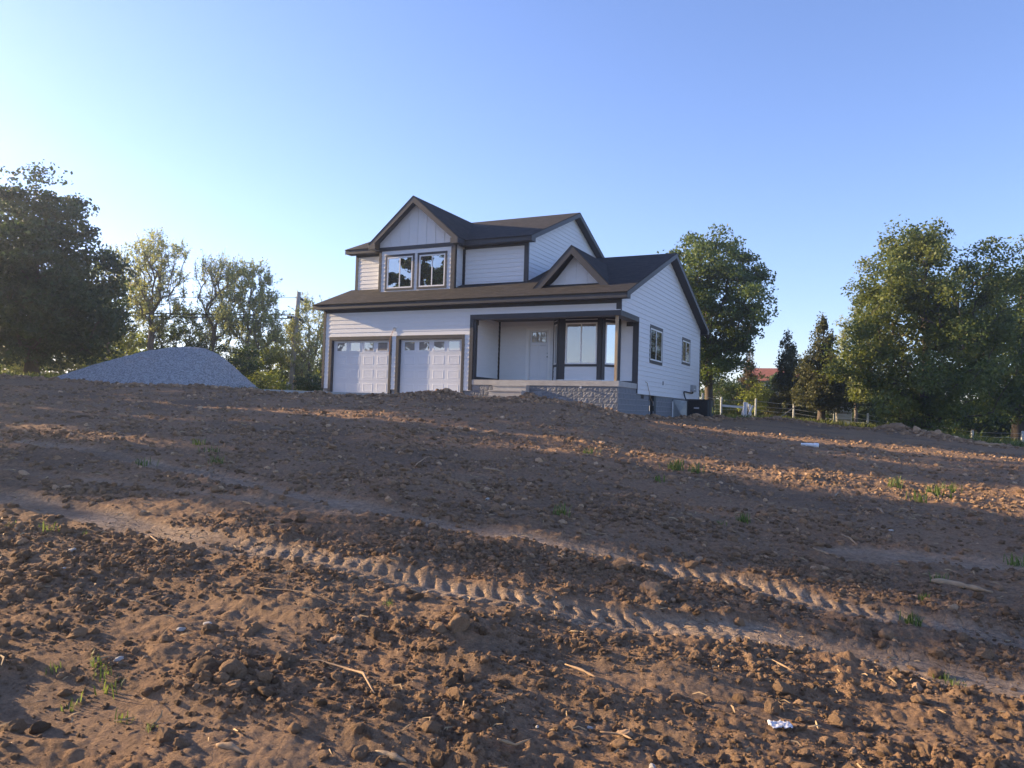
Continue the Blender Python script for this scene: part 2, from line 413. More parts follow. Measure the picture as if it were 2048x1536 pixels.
def G(px, py):
    """where the sight line through a photograph pixel meets the ground"""
    r = R @ np.array([px - CX, py - CY, FPX]); r = r / r[1]
    ys = np.concatenate([np.arange(1.0, 12, .02), np.arange(12, 60, .1)])
    z = EYE + r[2]*ys; g = base_h(r[0]*ys, ys)
    i = np.argmax(z < g)
    if not (z < g).any(): i = len(ys)-1
    return np.array([r[0]*ys[i], ys[i], float(g[i])])

# tyre tracks (paths across the field), half width, depth, lug pitch
TR = []
for pts, w, dep, lug, pale in [
    ([(-300, 945), (0, 990), (250, 1045), (500, 1095), (750, 1143), (1000, 1195), (1250, 1243), (1500, 1268), (1750, 1308), (2048, 1385), (2500, 1500)], .20, .030, .125, 1.0),
    ([(-300, 850), (0, 878), (200, 905), (400, 945), (600, 990), (750, 1022), (900, 1048), (1100, 1088), (1300, 1130), (1500, 1172), (1800, 1235), (2100, 1290)], .20, .030, .13, .9),
    ([(-200, 905), (0, 935), (250, 968), (500, 1000), (700, 1028)], .16, .02, .13, .55),
    ([(1690, 1110), (1850, 1118), (2048, 1132), (2300, 1150)], .30, .01, 0, .7),
    ([(-100, 1120), (250, 1180), (500, 1250), (800, 1335), (1100, 1430), (1400, 1540)], .22, .028, .135, .12),
    ([(0, 1380), (300, 1450), (600, 1510), (900, 1600)], .22, .032, .15, .25),
    ([(1000, 1300), (1300, 1370), (1600, 1420), (2048, 1500)], .22, .02, .14, .1)]:
    TR.append((np.array([G(a, b)[:2] for a, b in pts]), w, dep, lug, pale))

def track_fields(x, y):
    """returns depression, paleness, smoothness (0..1) and lug relief"""
    dep = np.zeros_like(x); pale = np.zeros_like(x); smooth = np.zeros_like(x)
    for P, w, d, lug, pl in TR:
        best = np.full(x.shape, 9.0); s_at = np.zeros_like(x); side = np.zeros_like(x); s0 = 0
        for a, b in zip(P[:-1], P[1:]):
            ab = b-a; L = math.hypot(*ab)
            t = np.clip(((x-a[0])*ab[0] + (y-a[1])*ab[1]) / L**2, 0, 1)
            dx, dy = x-(a[0]+t*ab[0]), y-(a[1]+t*ab[1]); dd = np.hypot(dx, dy)
            m = dd < best
            best = np.where(m, dd, best); s_at = np.where(m, s0+t*L, s_at); side = np.where(m, np.sign(ab[0]*dy-ab[1]*dx), side); s0 += L
        wob = w*(1+.18*perlin(s_at*1.3, side, 3))
        e = np.clip((wob - best)/(.10) + .5, 0, 1); e = e*e*(3-2*e)
        berm = np.exp(-((best - wob - .06)/.07)**2) * (.5+.5*perlin(s_at*2.2, side*3, 9))
        keep = np.clip(perlin(s_at*.45, side*0+.5, 11)*3.0+.45, 0, 1) * np.clip(.75+.6*perlin(s_at*6, side*2, 12), 0, 1)
        dep += -d*e + .032*np.clip(berm, 0, 1)
        if lug:
            sk = s_at + best*.45
            wave = np.clip(np.sin(2*np.pi*sk/lug)*2.2 + .3, -1, 1)
            rel = np.clip(best/w, 0, 1)
            dep += .020*wave*e*(rel > .18)*keep*np.clip(1.35-rel, 0, 1)
        pale = np.maximum(pale, e*pl*np.clip(.85+.5*perlin(x*1.7, y*1.7, 21), 0, 1)); smooth = np.maximum(smooth, e*min(1, .4+pl))
    return dep, pale, smooth

def detail(xn, yn):
    rn = np.hypot(xn, yn)
    dep, pale, smooth = track_fields(xn, yn)
    patch = np.clip(.5 + .9*perlin(xn/1.4, yn/1.4, 41) + .5*perlin(xn/.5, yn/.5, 43), 0, 1)
    rough = (.35 + .65*patch) * (1 - .75*smooth)
    fall = np.clip(1.25 - rn/60, .5, 1)
    dz = .030*perlin(xn/.9, yn/.9, 51) + .014*perlin(xn/.38, yn/.38, 52)*(1-.6*smooth) + .010*perlin(xn/.16, yn/.16, 53)*rough + .010*perlin(xn/.07, yn/.07, 54)*rough + .007*perlin(xn/.032, yn/.032, 55)*rough
    dz += (.045*lumps(xn, yn, .26, 61, .16) + .040*lumps(xn, yn, .11, 62, .35) + .026*lumps(xn, yn, .05, 63, .6)) * rough
    far = np.clip((rn-9)/8, 0, 1)
    dz += far*(.04*lumps(xn, yn, .45, 64, .25) + .03*perlin(xn/.22, yn/.22, 65) + .018*perlin(xn/.11, yn/.11, 66)) * (.4+.6*patch)
    dz += dep
    return dz, fall, pale, smooth

def ground():
    dense = np.radians(np.linspace(-44, 44, 830))
    th = np.concatenate([np.radians(np.linspace(-180, -45, 55)), dense, np.radians(np.linspace(45, 180, 55))[:-1]])
    rr = np.concatenate([np.linspace(.3, 1.6, 8)[:-1], np.exp(np.linspace(math.log(1.6), math.log(46), 690)), np.array([48, 52, 58, 66, 78, 95, 120, 160, 220, 320, 500, 800, 1300])])
    T, RR = np.meshgrid(th, rr); x, y = RR*np.sin(T), RR*np.cos(T)
    z = base_h(x, y)
    shp = x.shape; xf, yf, rf = x.ravel(), y.ravel(), RR.ravel()
    near = (rf < 47) & (np.abs(T.ravel()) < math.radians(60))
    xn, yn, rn = xf[near], yf[near], rf[near]
    # lot outline: everything up to a bit beyond the crest is bare soil
    rc = np.interp(np.arctan2(xf, yf), _t, _rct)
    edge = rf - rc - np.interp(np.arctan2(xf, yf), [_th[0], _th[2], _th[6], _th[14], _th[16], _th[20], _th[22]], [2.0, 2.5, 6, 5, 3.0, 1.5, 1.0])
    gm = np.clip(edge/1.2 + fbm(xf/1.1, yf/1.1, 3, 31)*1.1 + .2, 0, 1); gm[rf > 50] = 1
    dz, fall, pale, smooth = detail(xn, yn)
    zf = z.ravel().copy(); zf[near] += dz*fall*(1-.7*gm[near])
    n_r, n_t = shp
    idx = np.arange(n_r*n_t).reshape(shp)
    nxt = np.roll(idx, -1, 1)
    f = np.stack([idx[:-1], nxt[:-1], nxt[1:], idx[1:]], -1).reshape(-1, 4)
    v = np.stack([xf, yf, zf], -1)
    # centre cap
    c = len(v); v = np.vstack([v, [0, 0, float(base_h(0.0, 0.01))]])
    tr = np.zeros(len(v)); tr[:-1][near] = pale
    dm = np.zeros(len(v)); dm[:-1] = np.clip(fbm(xf/2.3, yf/2.3, 3, 71)*.9 + .05, 0, .7)*np.clip((rf-4)/8, 0, 1)
    ga = np.append(gm, 0)
    f = f[:, ::-1]
    me = mesh_np('ground', v, f, dict(track=tr, damp=dm, grass=ga), smooth=True)
    o = link('ground', me, M['soil']); o['kind'] = 'structure'
    return o
ground()

def ground_z(x, y):
    return float(base_h(x, y))
def surf(x, y):
    """height of the finished soil surface"""
    x, y = np.asarray(x, float), np.asarray(y, float)
    dz, fall, _, _ = detail(x, y)
    return base_h(x, y) + dz*fall

#--HOUSE--
# ------------------------------------------------------------------ the house (local: x along the front, y into the house, z above the porch slab)
YAW = math.radians(-26.4428)
HO = (3.7025, 27.0, 1.18196 + EYE)
house = empty('house', HO, YAW, 'two-storey white farmhouse with charcoal trim, two garage doors and a porch', 'house')
ROW = .178
FRONT = Frame((0, 0), (1, 0), (0, -1))

def siding(parent, fr, z0, z1, spans, lo=None, hi=None):
    """lap boards; spans(zm) -> list of (a0,a1); lo/hi(z) slanted limits of a gable"""
    k = 0; z = z0
    while z < z1 - .02:
        zt = min(z + ROW, z1)
        for a0, a1 in spans((z+zt)/2):
            b0, b1, t0, t1 = a0, a1, a0, a1
            if lo: b0, t0 = max(a0, lo(z)), max(a0, lo(zt))
            if hi: b1, t1 = min(a1, hi(z)), min(a1, hi(zt))
            if b1 - b0 < .02 and t1 - t0 < .02: continue
            t1 = max(t1, t0 + .001); b1 = max(b1, b0 + .001)
            mb = MB(fr)
            p = [(b0, .004, z), (b1, .004, z), (b1, .024, z), (b0, .024, z), (t0, .002, zt), (t1, .002, zt), (t1, .009, zt), (t0, .009, zt)]
            mb.hull([fr(*q) for q in p], [(0, 3, 2, 1), (4, 5, 6, 7), (0, 1, 5, 4), (1, 2, 6, 5), (2, 3, 7, 6), (3, 0, 4, 7)])
            mb.build('siding_board', M['white'], parent)
        z = zt

def cut(a0, a1, holes):
    """span a0..a1 minus the holes (h0,h1,z0,z1) that cover the height"""
    def f(z):
        sp = [(a0, a1)]
        for h0, h1, q0, q1 in holes:
            if q0 < z < q1:
                sp = [s for x in sp for s in ((x[0], min(x[1], h0)), (max(x[0], h1), x[1])) if s[1]-s[0] > .02]
        return sp
    return f

def window(parent, fr, a0, a1, z0, z1, trim=(.09, .09, .1, .1), gl='glass', mull=1, frame=.055, sill=True):
    """frame outer a0..a1,z0..z1; trim widths left,right,top,bottom"""
    w = MB(fr)
    l, r, t, b = trim
    if t: w.box(a0-l, a1+r, .003, .036, z1, z1+t)
    if b: w.box(a0-l, a1+r, .003, .036, z0-b, z0)
    if l: w.box(a0-l, a0, .003, .035, z0, z1)
    if r: w.box(a1, a1+r, .003, .035, z0, z1)
    win = w.build('window', M['trim'], parent)
    f = MB(fr)
    f.box(a0, a1, .0, .032, z0, z0+frame).box(a0, a1, .0, .032, z1-frame, z1)
    f.box(a0, a0+frame, .0, .031, z0+frame, z1-frame).box(a1-frame, a1, .0, .031, z0+frame, z1-frame)
    f.build('frame', M['white_trim'], win)
    edges = [a0+frame + (a1-a0-2*frame)*k/(mull+1) for k in range(mull+2)]
    for k in range(mull):
        MB(fr).box(edges[k+1]-.022, edges[k+1]+.022, .0, .028, z0+frame, z1-frame).build('mullion', M['white_trim'], win)
    for k in range(mull+1):
        x0, x1 = edges[k] + (.022 if k else 0), edges[k+1] - (.022 if k < mull else 0)
        pn = MB(fr).box(x0, x1, -.03, .006 + .006*(k % 2), z0+frame, z1-frame).build('pane', M[gl], win)
    return win

# --- lower front: garage wall and the band above the porch
GD = [(-12.60, -9.66), (-9.22, -6.30)]; GZ0, GZ1 = -.645, 1.595
wf = MB(FRONT)
wf.box(-13.05, GD[0][0], -.14, 0, -.42, 2.9).box(GD[0][1], GD[1][0], -.14, 0, -.42, 2.9).box(GD[1][1], -5.87, -.14, 0, -.42, 2.9)
wf.box(GD[0][0], GD[0][1], -.14, 0, GZ1, 2.9).box(GD[1][0], GD[1][1], -.14, 0, GZ1, 2.9).box(-5.87, -.02, -.14, 0, 2.47, 2.9)
wall_front = wf.build('wall_front', M['white'], house)
holes = [(GD[0][0]-.06, GD[0][1]+.05, -1, GZ1+.06), (GD[1][0]-.06, GD[1][1]+.05, -1, GZ1+.06), (-5.93, 5, -1, 2.47)]
siding(wall_front, FRONT, -.42, 2.83, cut(-13.0, -.02, holes))
tr = MB(FRONT)
for g0, g1 in GD:
    tr.box(g0-.13, g0, .003, .04, -.60, GZ1).box(g1, g1+.1, .003, .04, -.60, GZ1).box(g0-.13, g1+.1, .003, .041, GZ1, GZ1+.135)
    tr.box(g0-.001, g0+.022, -.13, .038, GZ0, GZ1-.001).box(g1-.022, g1+.001, -.13, .038, GZ0, GZ1-.001).box(g0, g1, -.13, .037, GZ1-.022, GZ1+.001)
tr.build('garage_trim', M['trim'], wall_front)
ct = MB(FRONT); ct.box(-13.07, -12.95, .0, .04, -.42, 2.9); ct.build('corner_trim', M['trim'], wall_front)
ct = MB(FRONT); ct.box(-13.0, -.14, .0, .034, 2.72, 2.9); ct.build('frieze_board', M['trim'], wall_front)
ct = MB(FRONT); ct.box(-.15, .02, .0, .04, 2.50, 2.9); ct.build('corner_trim', M['trim'], wall_front)
ct = MB(FRONT); ct.box(-.20, .0, .025, .05, 2.472, 2.497); ct.build('drip_cap', M['white_trim'], wall_front)
# wall lamp base over the garage doors
wl = MB(); wl.tube([(-9.44, -.02, 1.99), (-9.44, -.055, 1.99)], .075, 12); o = wl.build('junction_box', M['box_grey'], house)
wl = MB(FRONT); wl.box(-9.55, -9.33, .012, .022, 1.80, 2.12); wl.build('mounting_plate', M['white_trim'], o)
wl = MB(); wl.tube([(-9.50, -.05, 1.93), (-9.60, -.06, 1.72), (-9.66, -.055, 1.45), (-9.62, -.05, 1.2), (-9.65, -.05, .98)], .008, 5); wl.build('loose_cable', M['brick_red'], o)

def garage_door(g0, g1):
    d = MB(FRONT); n = 4; h = (GZ1-GZ0)/n
    for k in range(n): d.box(g0, g1, -.16, -.112, GZ0+k*h+.004, GZ0+(k+1)*h-.004)
    d.box(g0, g1, -.17, -.125, GZ0, GZ1)
    door = d.build('garage_door', M['door_white'], house)
    w = (g1-g0)/4.0
    for k in range(n):
        zc = GZ0+(k+.5)*h
        for j in range(4):
            ac = g0 + (j+.5)*w + (1.5-j)*.045
            if k == 3:
                f = MB(FRONT); a0, a1, z0, z1 = ac-.235, ac+.235, zc-.165, zc+.165
                f.box(a0-.03, a1+.03, -.115, -.102, z0-.03, z0).box(a0-.03, a1+.03, -.115, -.102, z1, z1+.03).box(a0-.03, a0, -.115, -.102, z0, z1).box(a1, a1+.03, -.115, -.102, z0, z1)
                f.build('pane_frame', M['door_white'], door)
                MB(FRONT).box(a0, a1, -.118, -.108, z0, z1).build('pane', M['glass_pale'], door)
            else:
                a0, a1, z0, z1 = ac-.265, ac+.265, zc-.185, zc+.185
                q = .035
                p = MB(FRONT)
                # moulded ring, then a raised field
                p.hull([FRONT(*c) for c in ((a0, -.113, z0), (a1, -.113, z0), (a1, -.113, z1), (a0, -.113, z1), (a0+q, -.106, z0+q), (a1-q, -.106, z0+q), (a1-q, -.106, z1-q), (a0+q, -.106, z1-q),
                                              (a0+2*q, -.110, z0+2*q), (a1-2*q, -.110, z0+2*q), (a1-2*q, -.110, z1-2*q), (a0+2*q, -.110, z1-2*q))],
                       [(0, 1, 5, 4), (1, 2, 6, 5), (2, 3, 7, 6), (3, 0, 4, 7), (4, 5, 9, 8), (5, 6, 10, 9), (6, 7, 11, 10), (7, 4, 8, 11), (8, 9, 10, 11)])
                p.build('panel', M['door_white'], door)
    return door
for g in GD: garage_door(*g)

# --- porch
po = MB(FRONT)
po.box(-5.98, -5.83, -.0, .04, -.40, 2.47).box(-5.98, .02, 0, .041, 2.29, 2.471)
po.box(-5.83, -5.74, -.16, -.005, -.002, 2.29)
porch_trim = po.build('porch_trim', M['trim'], house)
bm_ = MB(FRONT); bm_.box(-5.83, -.002, -.36, -.002, 2.30, 2.468); bm_.build('porch_beam', M['beam'], house)
SIDE = Frame((0, 0), (0, 1), (1, 0))
sb = MB(SIDE); sb.box(.0, 2.1, .0, .022, 2.29, 2.471); sb.build('porch_trim', M['trim'], house)
sb = MB(SIDE); sb.box(.365, 2.1, -.36, -.002, 2.30, 2.468); sb.build('porch_beam', M['beam'], house)
cl = MB(); cl.box(-5.85, -.37, .37, 2.1, 2.43, 2.46); cl.build('porch_ceiling', M['soffit'], house)
# left inner wall of the porch
INL = Frame((-5.83, 0), (0, 1), (1, 0))
wi = MB(INL); wi.box(.1, 2.2, -.12, 0, .0, 2.46); wpl = wi.build('porch_side_wall', M['white'], house)
siding(wpl, INL, .13, 2.43, cut(.18, 2.04, []))
sk = MB(INL); sk.box(.1, 2.06, .002, .03, .0, .13); sk.build('skirting', M['trim'], wpl)
sk = MB(INL); sk.box(.16, .30, .025, .05, 2.1, 2.30); sk.build('bracket', M['trim'], wpl)
# back wall of the porch
BK = Frame((0, 2.1), (1, 0), (0, -1))
DR = (-4.49, -3.62, .02, 2.10)
wb = MB(BK); wb.box(-5.9, DR[0], -.14, 0, 0, 2.46).box(DR[1], -3.3, -.14, 0, 0, 2.46).box(DR[0], DR[1], -.14, 0, DR[3], 2.46)
wpb = wb.build('porch_back_wall', M['white'], house)
wpb2 = MB(BK).box(-.75, -.0, -.14, 0, -.3, 2.46).build('porch_back_wall', M['white'], house)
siding(wpb, BK, .10, 2.45, cut(-5.76, -3.42, [(DR[0]-.1, DR[1]+.05, 0, DR[3]+.1)]))
siding(wpb2, BK, .10, 2.45, cut(-.66, -.19, []))
t = MB(BK); t.box(-5.83, -5.765, .0, .04, .06, 2.45); t.build('corner_trim', M['black'], wpb)
t = MB(BK); t.box(-5.8, DR[0]-.12, .0, .03, 0, .075); t.build('skirting', M['trim'], wpb)
t = MB(BK); t.box(DR[1]+.09, -3.2, .0, .03, 0, .075); t.build('skirting', M['trim'], wpb)
t = MB(BK); t.box(-.72, .0, .0, .031, 0, .09); t.build('skirting', M['trim'], wpb)
t = MB(BK); t.box(-.195, .022, .0, .042, -.35, 2.29); t.build('corner_trim', M['trim'], wpb)
t = MB(BK); t.box(-.45, -.195, .03, .055, 2.14, 2.30); t.build('bracket', M['trim'], wpb)
# front door
dm = MB(BK); dm.box(DR[0], DR[1], -.11, -.06, .02, DR[3]); fd = dm.build('front_door', M['door_white'], house)
c = MB(BK); c.box(DR[0]-.11, DR[0], .0, .03, .0, DR[3]+.06).box(DR[1], DR[1]+.07, .0, .03, .0, DR[3]+.06).box(DR[0], DR[1], .0, .0305, DR[3], DR[3]+.06)
c.box(DR[0]-.005, DR[0]+.03, -.06, .001, .02, DR[3]).box(DR[1]-.03, DR[1]+.005, -.06, .001, .02, DR[3]).box(DR[0]+.03, DR[1]-.03, -.06, .001, DR[3]-.03, DR[3]+.001)
c.build('casing', M['white_trim'], fd)
a0, a1, z0, z1 = -4.36, -3.76, 1.61, 2.0
for i in range(3):
    for j in range(2):
        w, h = (a1-a0)/3, (z1-z0)/2
        MB(BK).box(a0+i*w+.012, a0+(i+1)*w-.012, -.07, -.052, z0+j*h+.012, z0+(j+1)*h-.012).build('pane', M['glass_pale'], fd)
g = MB(BK)
for x in (a0, a0+(a1-a0)/3, a0+2*(a1-a0)/3, a1): g.box(x-.012, x+.012, -.06, -.045, z0-.012, z1+.012)
for z in (z0, (z0+z1)/2, z1): g.box(a0+.0, a1-.0, -.06, -.046, z-.011, z+.011)
g.build('glazing_bars', M['box_grey'], fd)
for x0, x1 in ((-4.40, -4.08), (-4.02, -3.70)):
    p = MB(BK); q = .02
    p.hull([BK(*v) for v in ((x0, -.06, .2), (x1, -.06, .2), (x1, -.06, 1.48), (x0, -.06, 1.48), (x0+q, -.052, .2+q), (x1-q, -.052, .2+q), (x1-q, -.052, 1.48-q), (x0+q, -.052, 1.48-q), (x0+2*q, -.058, .2+2*q), (x1-2*q, -.058, .2+2*q), (x1-2*q, -.058, 1.48-2*q), (x0+2*q, -.058, 1.48-2*q))],
           [(0, 1, 5, 4), (1, 2, 6, 5), (2, 3, 7, 6), (3, 0, 4, 7), (4, 5, 9, 8), (5, 6, 10, 9), (6, 7, 11, 10), (7, 4, 8, 11), (8, 9, 10, 11)])
    p.build('panel', M['door_white'], fd)
k = MB(); k.tube([(-3.69, 2.155, 1.02), (-3.69, 2.10, 1.02), (-3.69, 2.085, 1.02)], [.028, .03, .022], 10)
k2 = MB(); k2.tube([(-3.69, 2.155, 1.16), (-3.69, 2.12, 1.16)], .025, 10); k2.build('deadbolt', M['galv'], fd)
k.build('handle', M['galv'], fd)

# bay window
bay = empty('bay_window'); bay.parent = house
PL, PA, PB, PR = (-3.40, 2.1), (-2.92, 1.5), (-1.21, 1.5), (-.70, 2.1)
def face_frame(p, q):
    d = np.array(q) - np.array(p); L = np.linalg.norm(d); d /= L
    return Frame(p, tuple(d), (d[1], -d[0])), L
FL, LL = face_frame(PL, PA); FF, LF = face_frame(PA, PB); FR_, LR = face_frame(PB, PR)
for fr, L, posts, nm in ((FL, LL, (.10, .22), 1), (FF, LF, (.25, .17), 1), (FR_, LR, (.13, .10), 0)):
    b = MB(fr); b.box(0, L, -.1, 0, .0, 2.44); bw = b.build('bay_wall', M['white'], bay)
    siding(bw, fr, .10, .60, cut(posts[0]-.02, L-posts[1]+.02, []))
    MB(fr).box(.0, posts[0], .0, .035, .09, 2.42).build('bay_post', M['trim'], bay); MB(fr).box(L-posts[1], L, .0, .035, .09, 2.42).build('bay_post', M['trim'], bay)
    t = MB(fr); t.box(posts[0], L-posts[1], .0, .034, .60, .69); t.build('bay_rail', M['trim'], bay)
    t = MB(fr); t.box(posts[0], L-posts[1], .0, .034, 2.25, 2.43); t.build('bay_header', M['trim'], bay)
    t = MB(fr); t.box(posts[0], L-posts[1], .034, .046, 2.355, 2.378); t.build('bay_cap_strip', M['white_trim'], bay)
    t = MB(fr); t.box(-.01, L+.01, .0, .04, .0, .068); t.build('skirting', M['trim'], bay)
    t = MB(fr); t.box(-.01, L+.01, .0, .055, .07, .10); t.build('water_table', M['white_trim'], bay)
    window(bay, fr, posts[0]+.01, L-posts[1]-.01, .69, 2.25, (0, 0, 0, 0), 'glass_pale' if nm and fr is FF else 'glass', 1 if fr is FF else 0)
# temporary post, slab, steps
p = MB(); p.box(-.205, -.115, .06, .15, .0, 2.29); p.build('temporary_post', M['wood'], house)
s = MB(); s.box(-5.95, .0, -.03, 2.1, -.19, .0); slab = s.build('porch_slab', M['concrete'], house)
s = MB(); s.box(-4.75, -3.40, -.33, -.032, -.75, -.20).box(-4.76, -3.44, -.63, -.331, -.80, -.40); s.box(-4.77, -3.38, -.355, -.329, -.245, -.199).box(-4.78, -3.42, -.655, -.629, -.445, -.399); s.build('steps', M['concrete'], house)
s = MB(); s.tube([(-1.38, -.03, -.235), (-1.38, -.12, -.245)], .03, 8); s.build('drain_stub', M['pvc'], house)

# --- foundation: mortar core with blocks one by one
rng = np.random.default_rng(5)
def block_mesh(split, seed):
    r = np.random.default_rng(seed); nx, nz = (7, 4) if split else (3, 2)
    L, H = .386, .185
    v, f = [], []
    for j in range(nz+1):
        for i in range(nx+1):
            e = (i in (0, nx)) or (j in (0, nz))
            d = (r.uniform(.0, .006) if split else 0) if e else (r.uniform(.002, .016) if split else r.uniform(.001, .003))
            v.append((L*i/nx, -.012 - d, H*j/nz))
    for j in range(nz):
        for i in range(nx):
            a = j*(nx+1)+i; f.append((a, a+1, a+nx+2, a+nx+1))
    n = len(v); v += [(0, .02, 0), (L, .02, 0), (L, .02, H), (0, .02, H)]
    c0, c1, c2, c3 = 0, nx, (nz+1)*(nx+1)-1, nz*(nx+1)
    f += [(n, n+1, c1, c0), (n+1, n+2, c2, c1), (n+2, n+3, c3, c2), (n+3, n, c0, c3)]
    me = bpy.data.meshes.new('block'); me.from_pydata(v, [], f)
    return me
BM_S = [block_mesh(True, i) for i in range(6)]; BM_P = [block_mesh(False, 20+i) for i in range(2)]
for me in BM_S[:4]: me.materials.append(M['block'])
for me in BM_S[4:]: me.materials.append(M['block2'])
for me in BM_P: me.materials.append(M['block'])
def blocks(parent, fr_o, rot, length, z_top, rows, meshes, keep=lambda a, z: True):
    for j in range(rows):
        z = z_top - .198*(j+1)
        a = -.199 if j % 2 else 0.0
        while a < length - .05:
            a0, a1 = max(a, 0), min(a+.388, length)
            if a1 - a0 > .06 and keep((a0+a1)/2, z+.1):
                me = meshes[int(rng.integers(len(meshes)))]
                o = link('block', me, None, parent)
                o.location = (fr_o[0] + a0*math.cos(rot), fr_o[1] + a0*math.sin(rot), z + .005)
                o.rotation_euler = (0, 0, rot); o.scale = ((a1-a0)/.388, 1, 1)
            a += .398
fc = MB(); fc.box(-5.93, -.03, .02, .2, -1.75, -.192); f1 = fc.build('foundation', M['mortar'], house)
blocks(f1, (-5.9, .02), 0, 5.87, -.20, 5, BM_S, lambda a, z: z > -.75 + (-.55 if a > 3.2 else 0))
fc = MB(); fc.box(-.2, -.032, .2, 2.11, -1.75, -.192); f2 = fc.build('foundation', M['mortar'], house)
blocks(f2, (-.032, .0), math.pi/2, 2.13, -.20, 6, BM_P)
fc = MB(); fc.box(-.2, -.03, 2.11, 3.75, -1.75, -.375).box(-.2, -.03, 4.45, 12.0, -1.75, -.375).box(-.5, -.4, 3.6, 4.6, -1.75, -.37); f3 = fc.build('foundation', M['mortar'], house)
blocks(f3, (-.03, 2.13), math.pi/2, 7.9, -.385, 5, BM_P, lambda a, z: not (1.6 < a < 2.36))
fc = MB(); fc.box(-13.03, -12.75, .03, .2, -1.0, -.42).box(-9.53, -9.36, .03, .2, -1.0, -.42).box(-6.2, -5.9, .03, .2, -1.0, -.42).box(-13.03, -12.9, .2, 12, -1.2, -.42); f4 = fc.build('foundation', M['mortar'], house)
for a0, L in ((-13.02, .27), (-9.53, .17), (-6.2, .28)): blocks(f4, (a0, .03), 0, L, -.42, 2, BM_P)
v = MB(); v.box(-.05, -.015, 2.64, 3.02, -.53, -.385); v.build('foundation_vent', M['black'], house)
MB().box(-.16, -.01, 3.72, 3.76, -1.3, -.38).build('hatch_frame', M['grey_cabinet'], house); MB().box(-.16, -.01, 4.40, 4.68, -1.3, -.38).build('hatch_frame', M['grey_cabinet'], house)
h = MB(); h.box(-.3, -.25, 3.7, 4.5, -1.3, -.38); h.build('hatch_shade', M['black'], house)  # black sheet set inside the open hatch stands for its shaded recess
h = MB(); h.box(-.12, .18, 3.2, 4.3, -1.26, -1.19); h.build('hatch_sill', M['concrete'], house)

# --- right gable wall
S_L = .40
def low_roof(v): return 3.07 + S_L*(v + .4)          # top of the shingles
RV = 6.0
under = .20
wr_ = MB(SIDE); wr_.prism([(2.11, -.37), (12.05, -.37), (12.05, low_roof(12-12.05)-under), (RV, low_roof(RV)-under), (0.0, low_roof(0)-under), (0, 2.48), (2.11, 2.48)], -.12, 0)
wall_right = wr_.build('wall_right', M['white'], house)
hs = [(3.58, 5.28, 1.0, 2.27), (8.58, 9.98, 1.28, 2.27), (-1, 2.11, -1, 2.47)]
siding(wall_right, SIDE, -.37, low_roof(RV)-under, cut(.02, 12.03, [(a+.03, b-.03, c, d) for a, b, c, d in hs[:2]] + hs[2:]),
       lo=lambda z: (z + under - 3.07)/S_L - .4 if z > 2.9 else -1, hi=lambda z: 12.0 - ((z + under - 3.07)/S_L - .4) if z > 2.9 else 99)
window(wall_right, SIDE, 3.60, 5.26, 1.0, 2.25, (.06, .06, .13, .12), 'glass_side')
window(wall_right, SIDE, 8.60, 9.96, 1.28, 2.25, (.06, .06, .13, .1), 'glass_side')
t = MB(SIDE); t.box(11.98, 12.09, .0, .035, -.37, 2.9); t.build('corner_trim', M['trim'], wall_right)
t = MB(SIDE); t.box(0.0, .035, .0, .03, 2.47, 2.93); t.build('corner_trim', M['trim'], wall_right)
t = MB(SIDE); t.box(10.2, 10.9, .025, .14, .01, .31); eb = t.build('electrical_box', M['box_grey'], house)
t = MB(SIDE); t.box(10.4, 10.7, .14, .15, .10, .14); t.build('latch', M['white_trim'], eb)
t = MB(); t.tube([(.05, 10.55, .02), (.07, 10.5, -.06), (.07, 9.6, -.05), (.07, 8.95, -.03), (.08, 8.8, -.10), (.14, 8.75, -.3), (.3, 8.4, -.44), (.66, 7.5, -.47)], .028, 8); t.build('conduit', M['black'], eb)
t = MB(); t.tube([(.02, 3.05, .12), (.05, 3.2, .08), (.05, 3.45, -.2), (.06, 3.7, -.5), (.05, 4.1, -.7)], .010, 5); t.build('loose_cable', M['wood'], house)
t = MB(SIDE); t.box(5.50, 5.56, .02, .035, .10, .26); t.build('wall_slot', M['black'], house)
# left side and back (seen from a step aside)
LS = Frame((-13.05, 0), (0, 1), (-1, 0))
w = MB(LS); w.box(.0, 12.05, -.12, 0, -.42, 2.9); wl_ = w.build('wall_left', M['white'], house)
w = MB(); w.box(-13.05, 0, 11.93, 12.05, -.42, 2.9); w.build('wall_back', M['white'], house)

# --- roofs
def uvroof(me, along, up):
    uv = me.uv_layers.new(name='UVMap'); a, u = Vector(along), Vector(up)
    for lp in me.loops:
        co = me.vertices[lp.vertex_index].co
        uv.data[lp.index].uv = (co.dot(a), co.dot(u))
def roof_plane(parent, quad, along, up, th=.035):
    """quad: four top corners; shingle sheet with a little thickness"""
    q = [Vector(p) for p in quad]; mb = MB()
    mb.hull([tuple(p) for p in q] + [tuple(p - Vector((0, 0, th))) for p in q], [(0, 1, 2, 3), (7, 6, 5, 4), (0, 4, 5, 1), (1, 5, 6, 2), (2, 6, 7, 3), (3, 7, 4, 0)])
    me = mb.mesh('shingles'); uvroof(me, along, Vector(up).normalized())
    return link('shingles', me, M['shingle'], parent)
def deck(parent, name, quad, th, drop=.036, m='soffit'):
    q = [Vector(p) - Vector((0, 0, drop)) for p in quad]; mb = MB()
    mb.hull([tuple(p) for p in q] + [tuple(p - Vector((0, 0, th))) for p in q], [(0, 1, 2, 3), (7, 6, 5, 4), (0, 4, 5, 1), (1, 5, 6, 2), (2, 6, 7, 3), (3, 7, 4, 0)])
    return mb.build(name, M[m], parent)
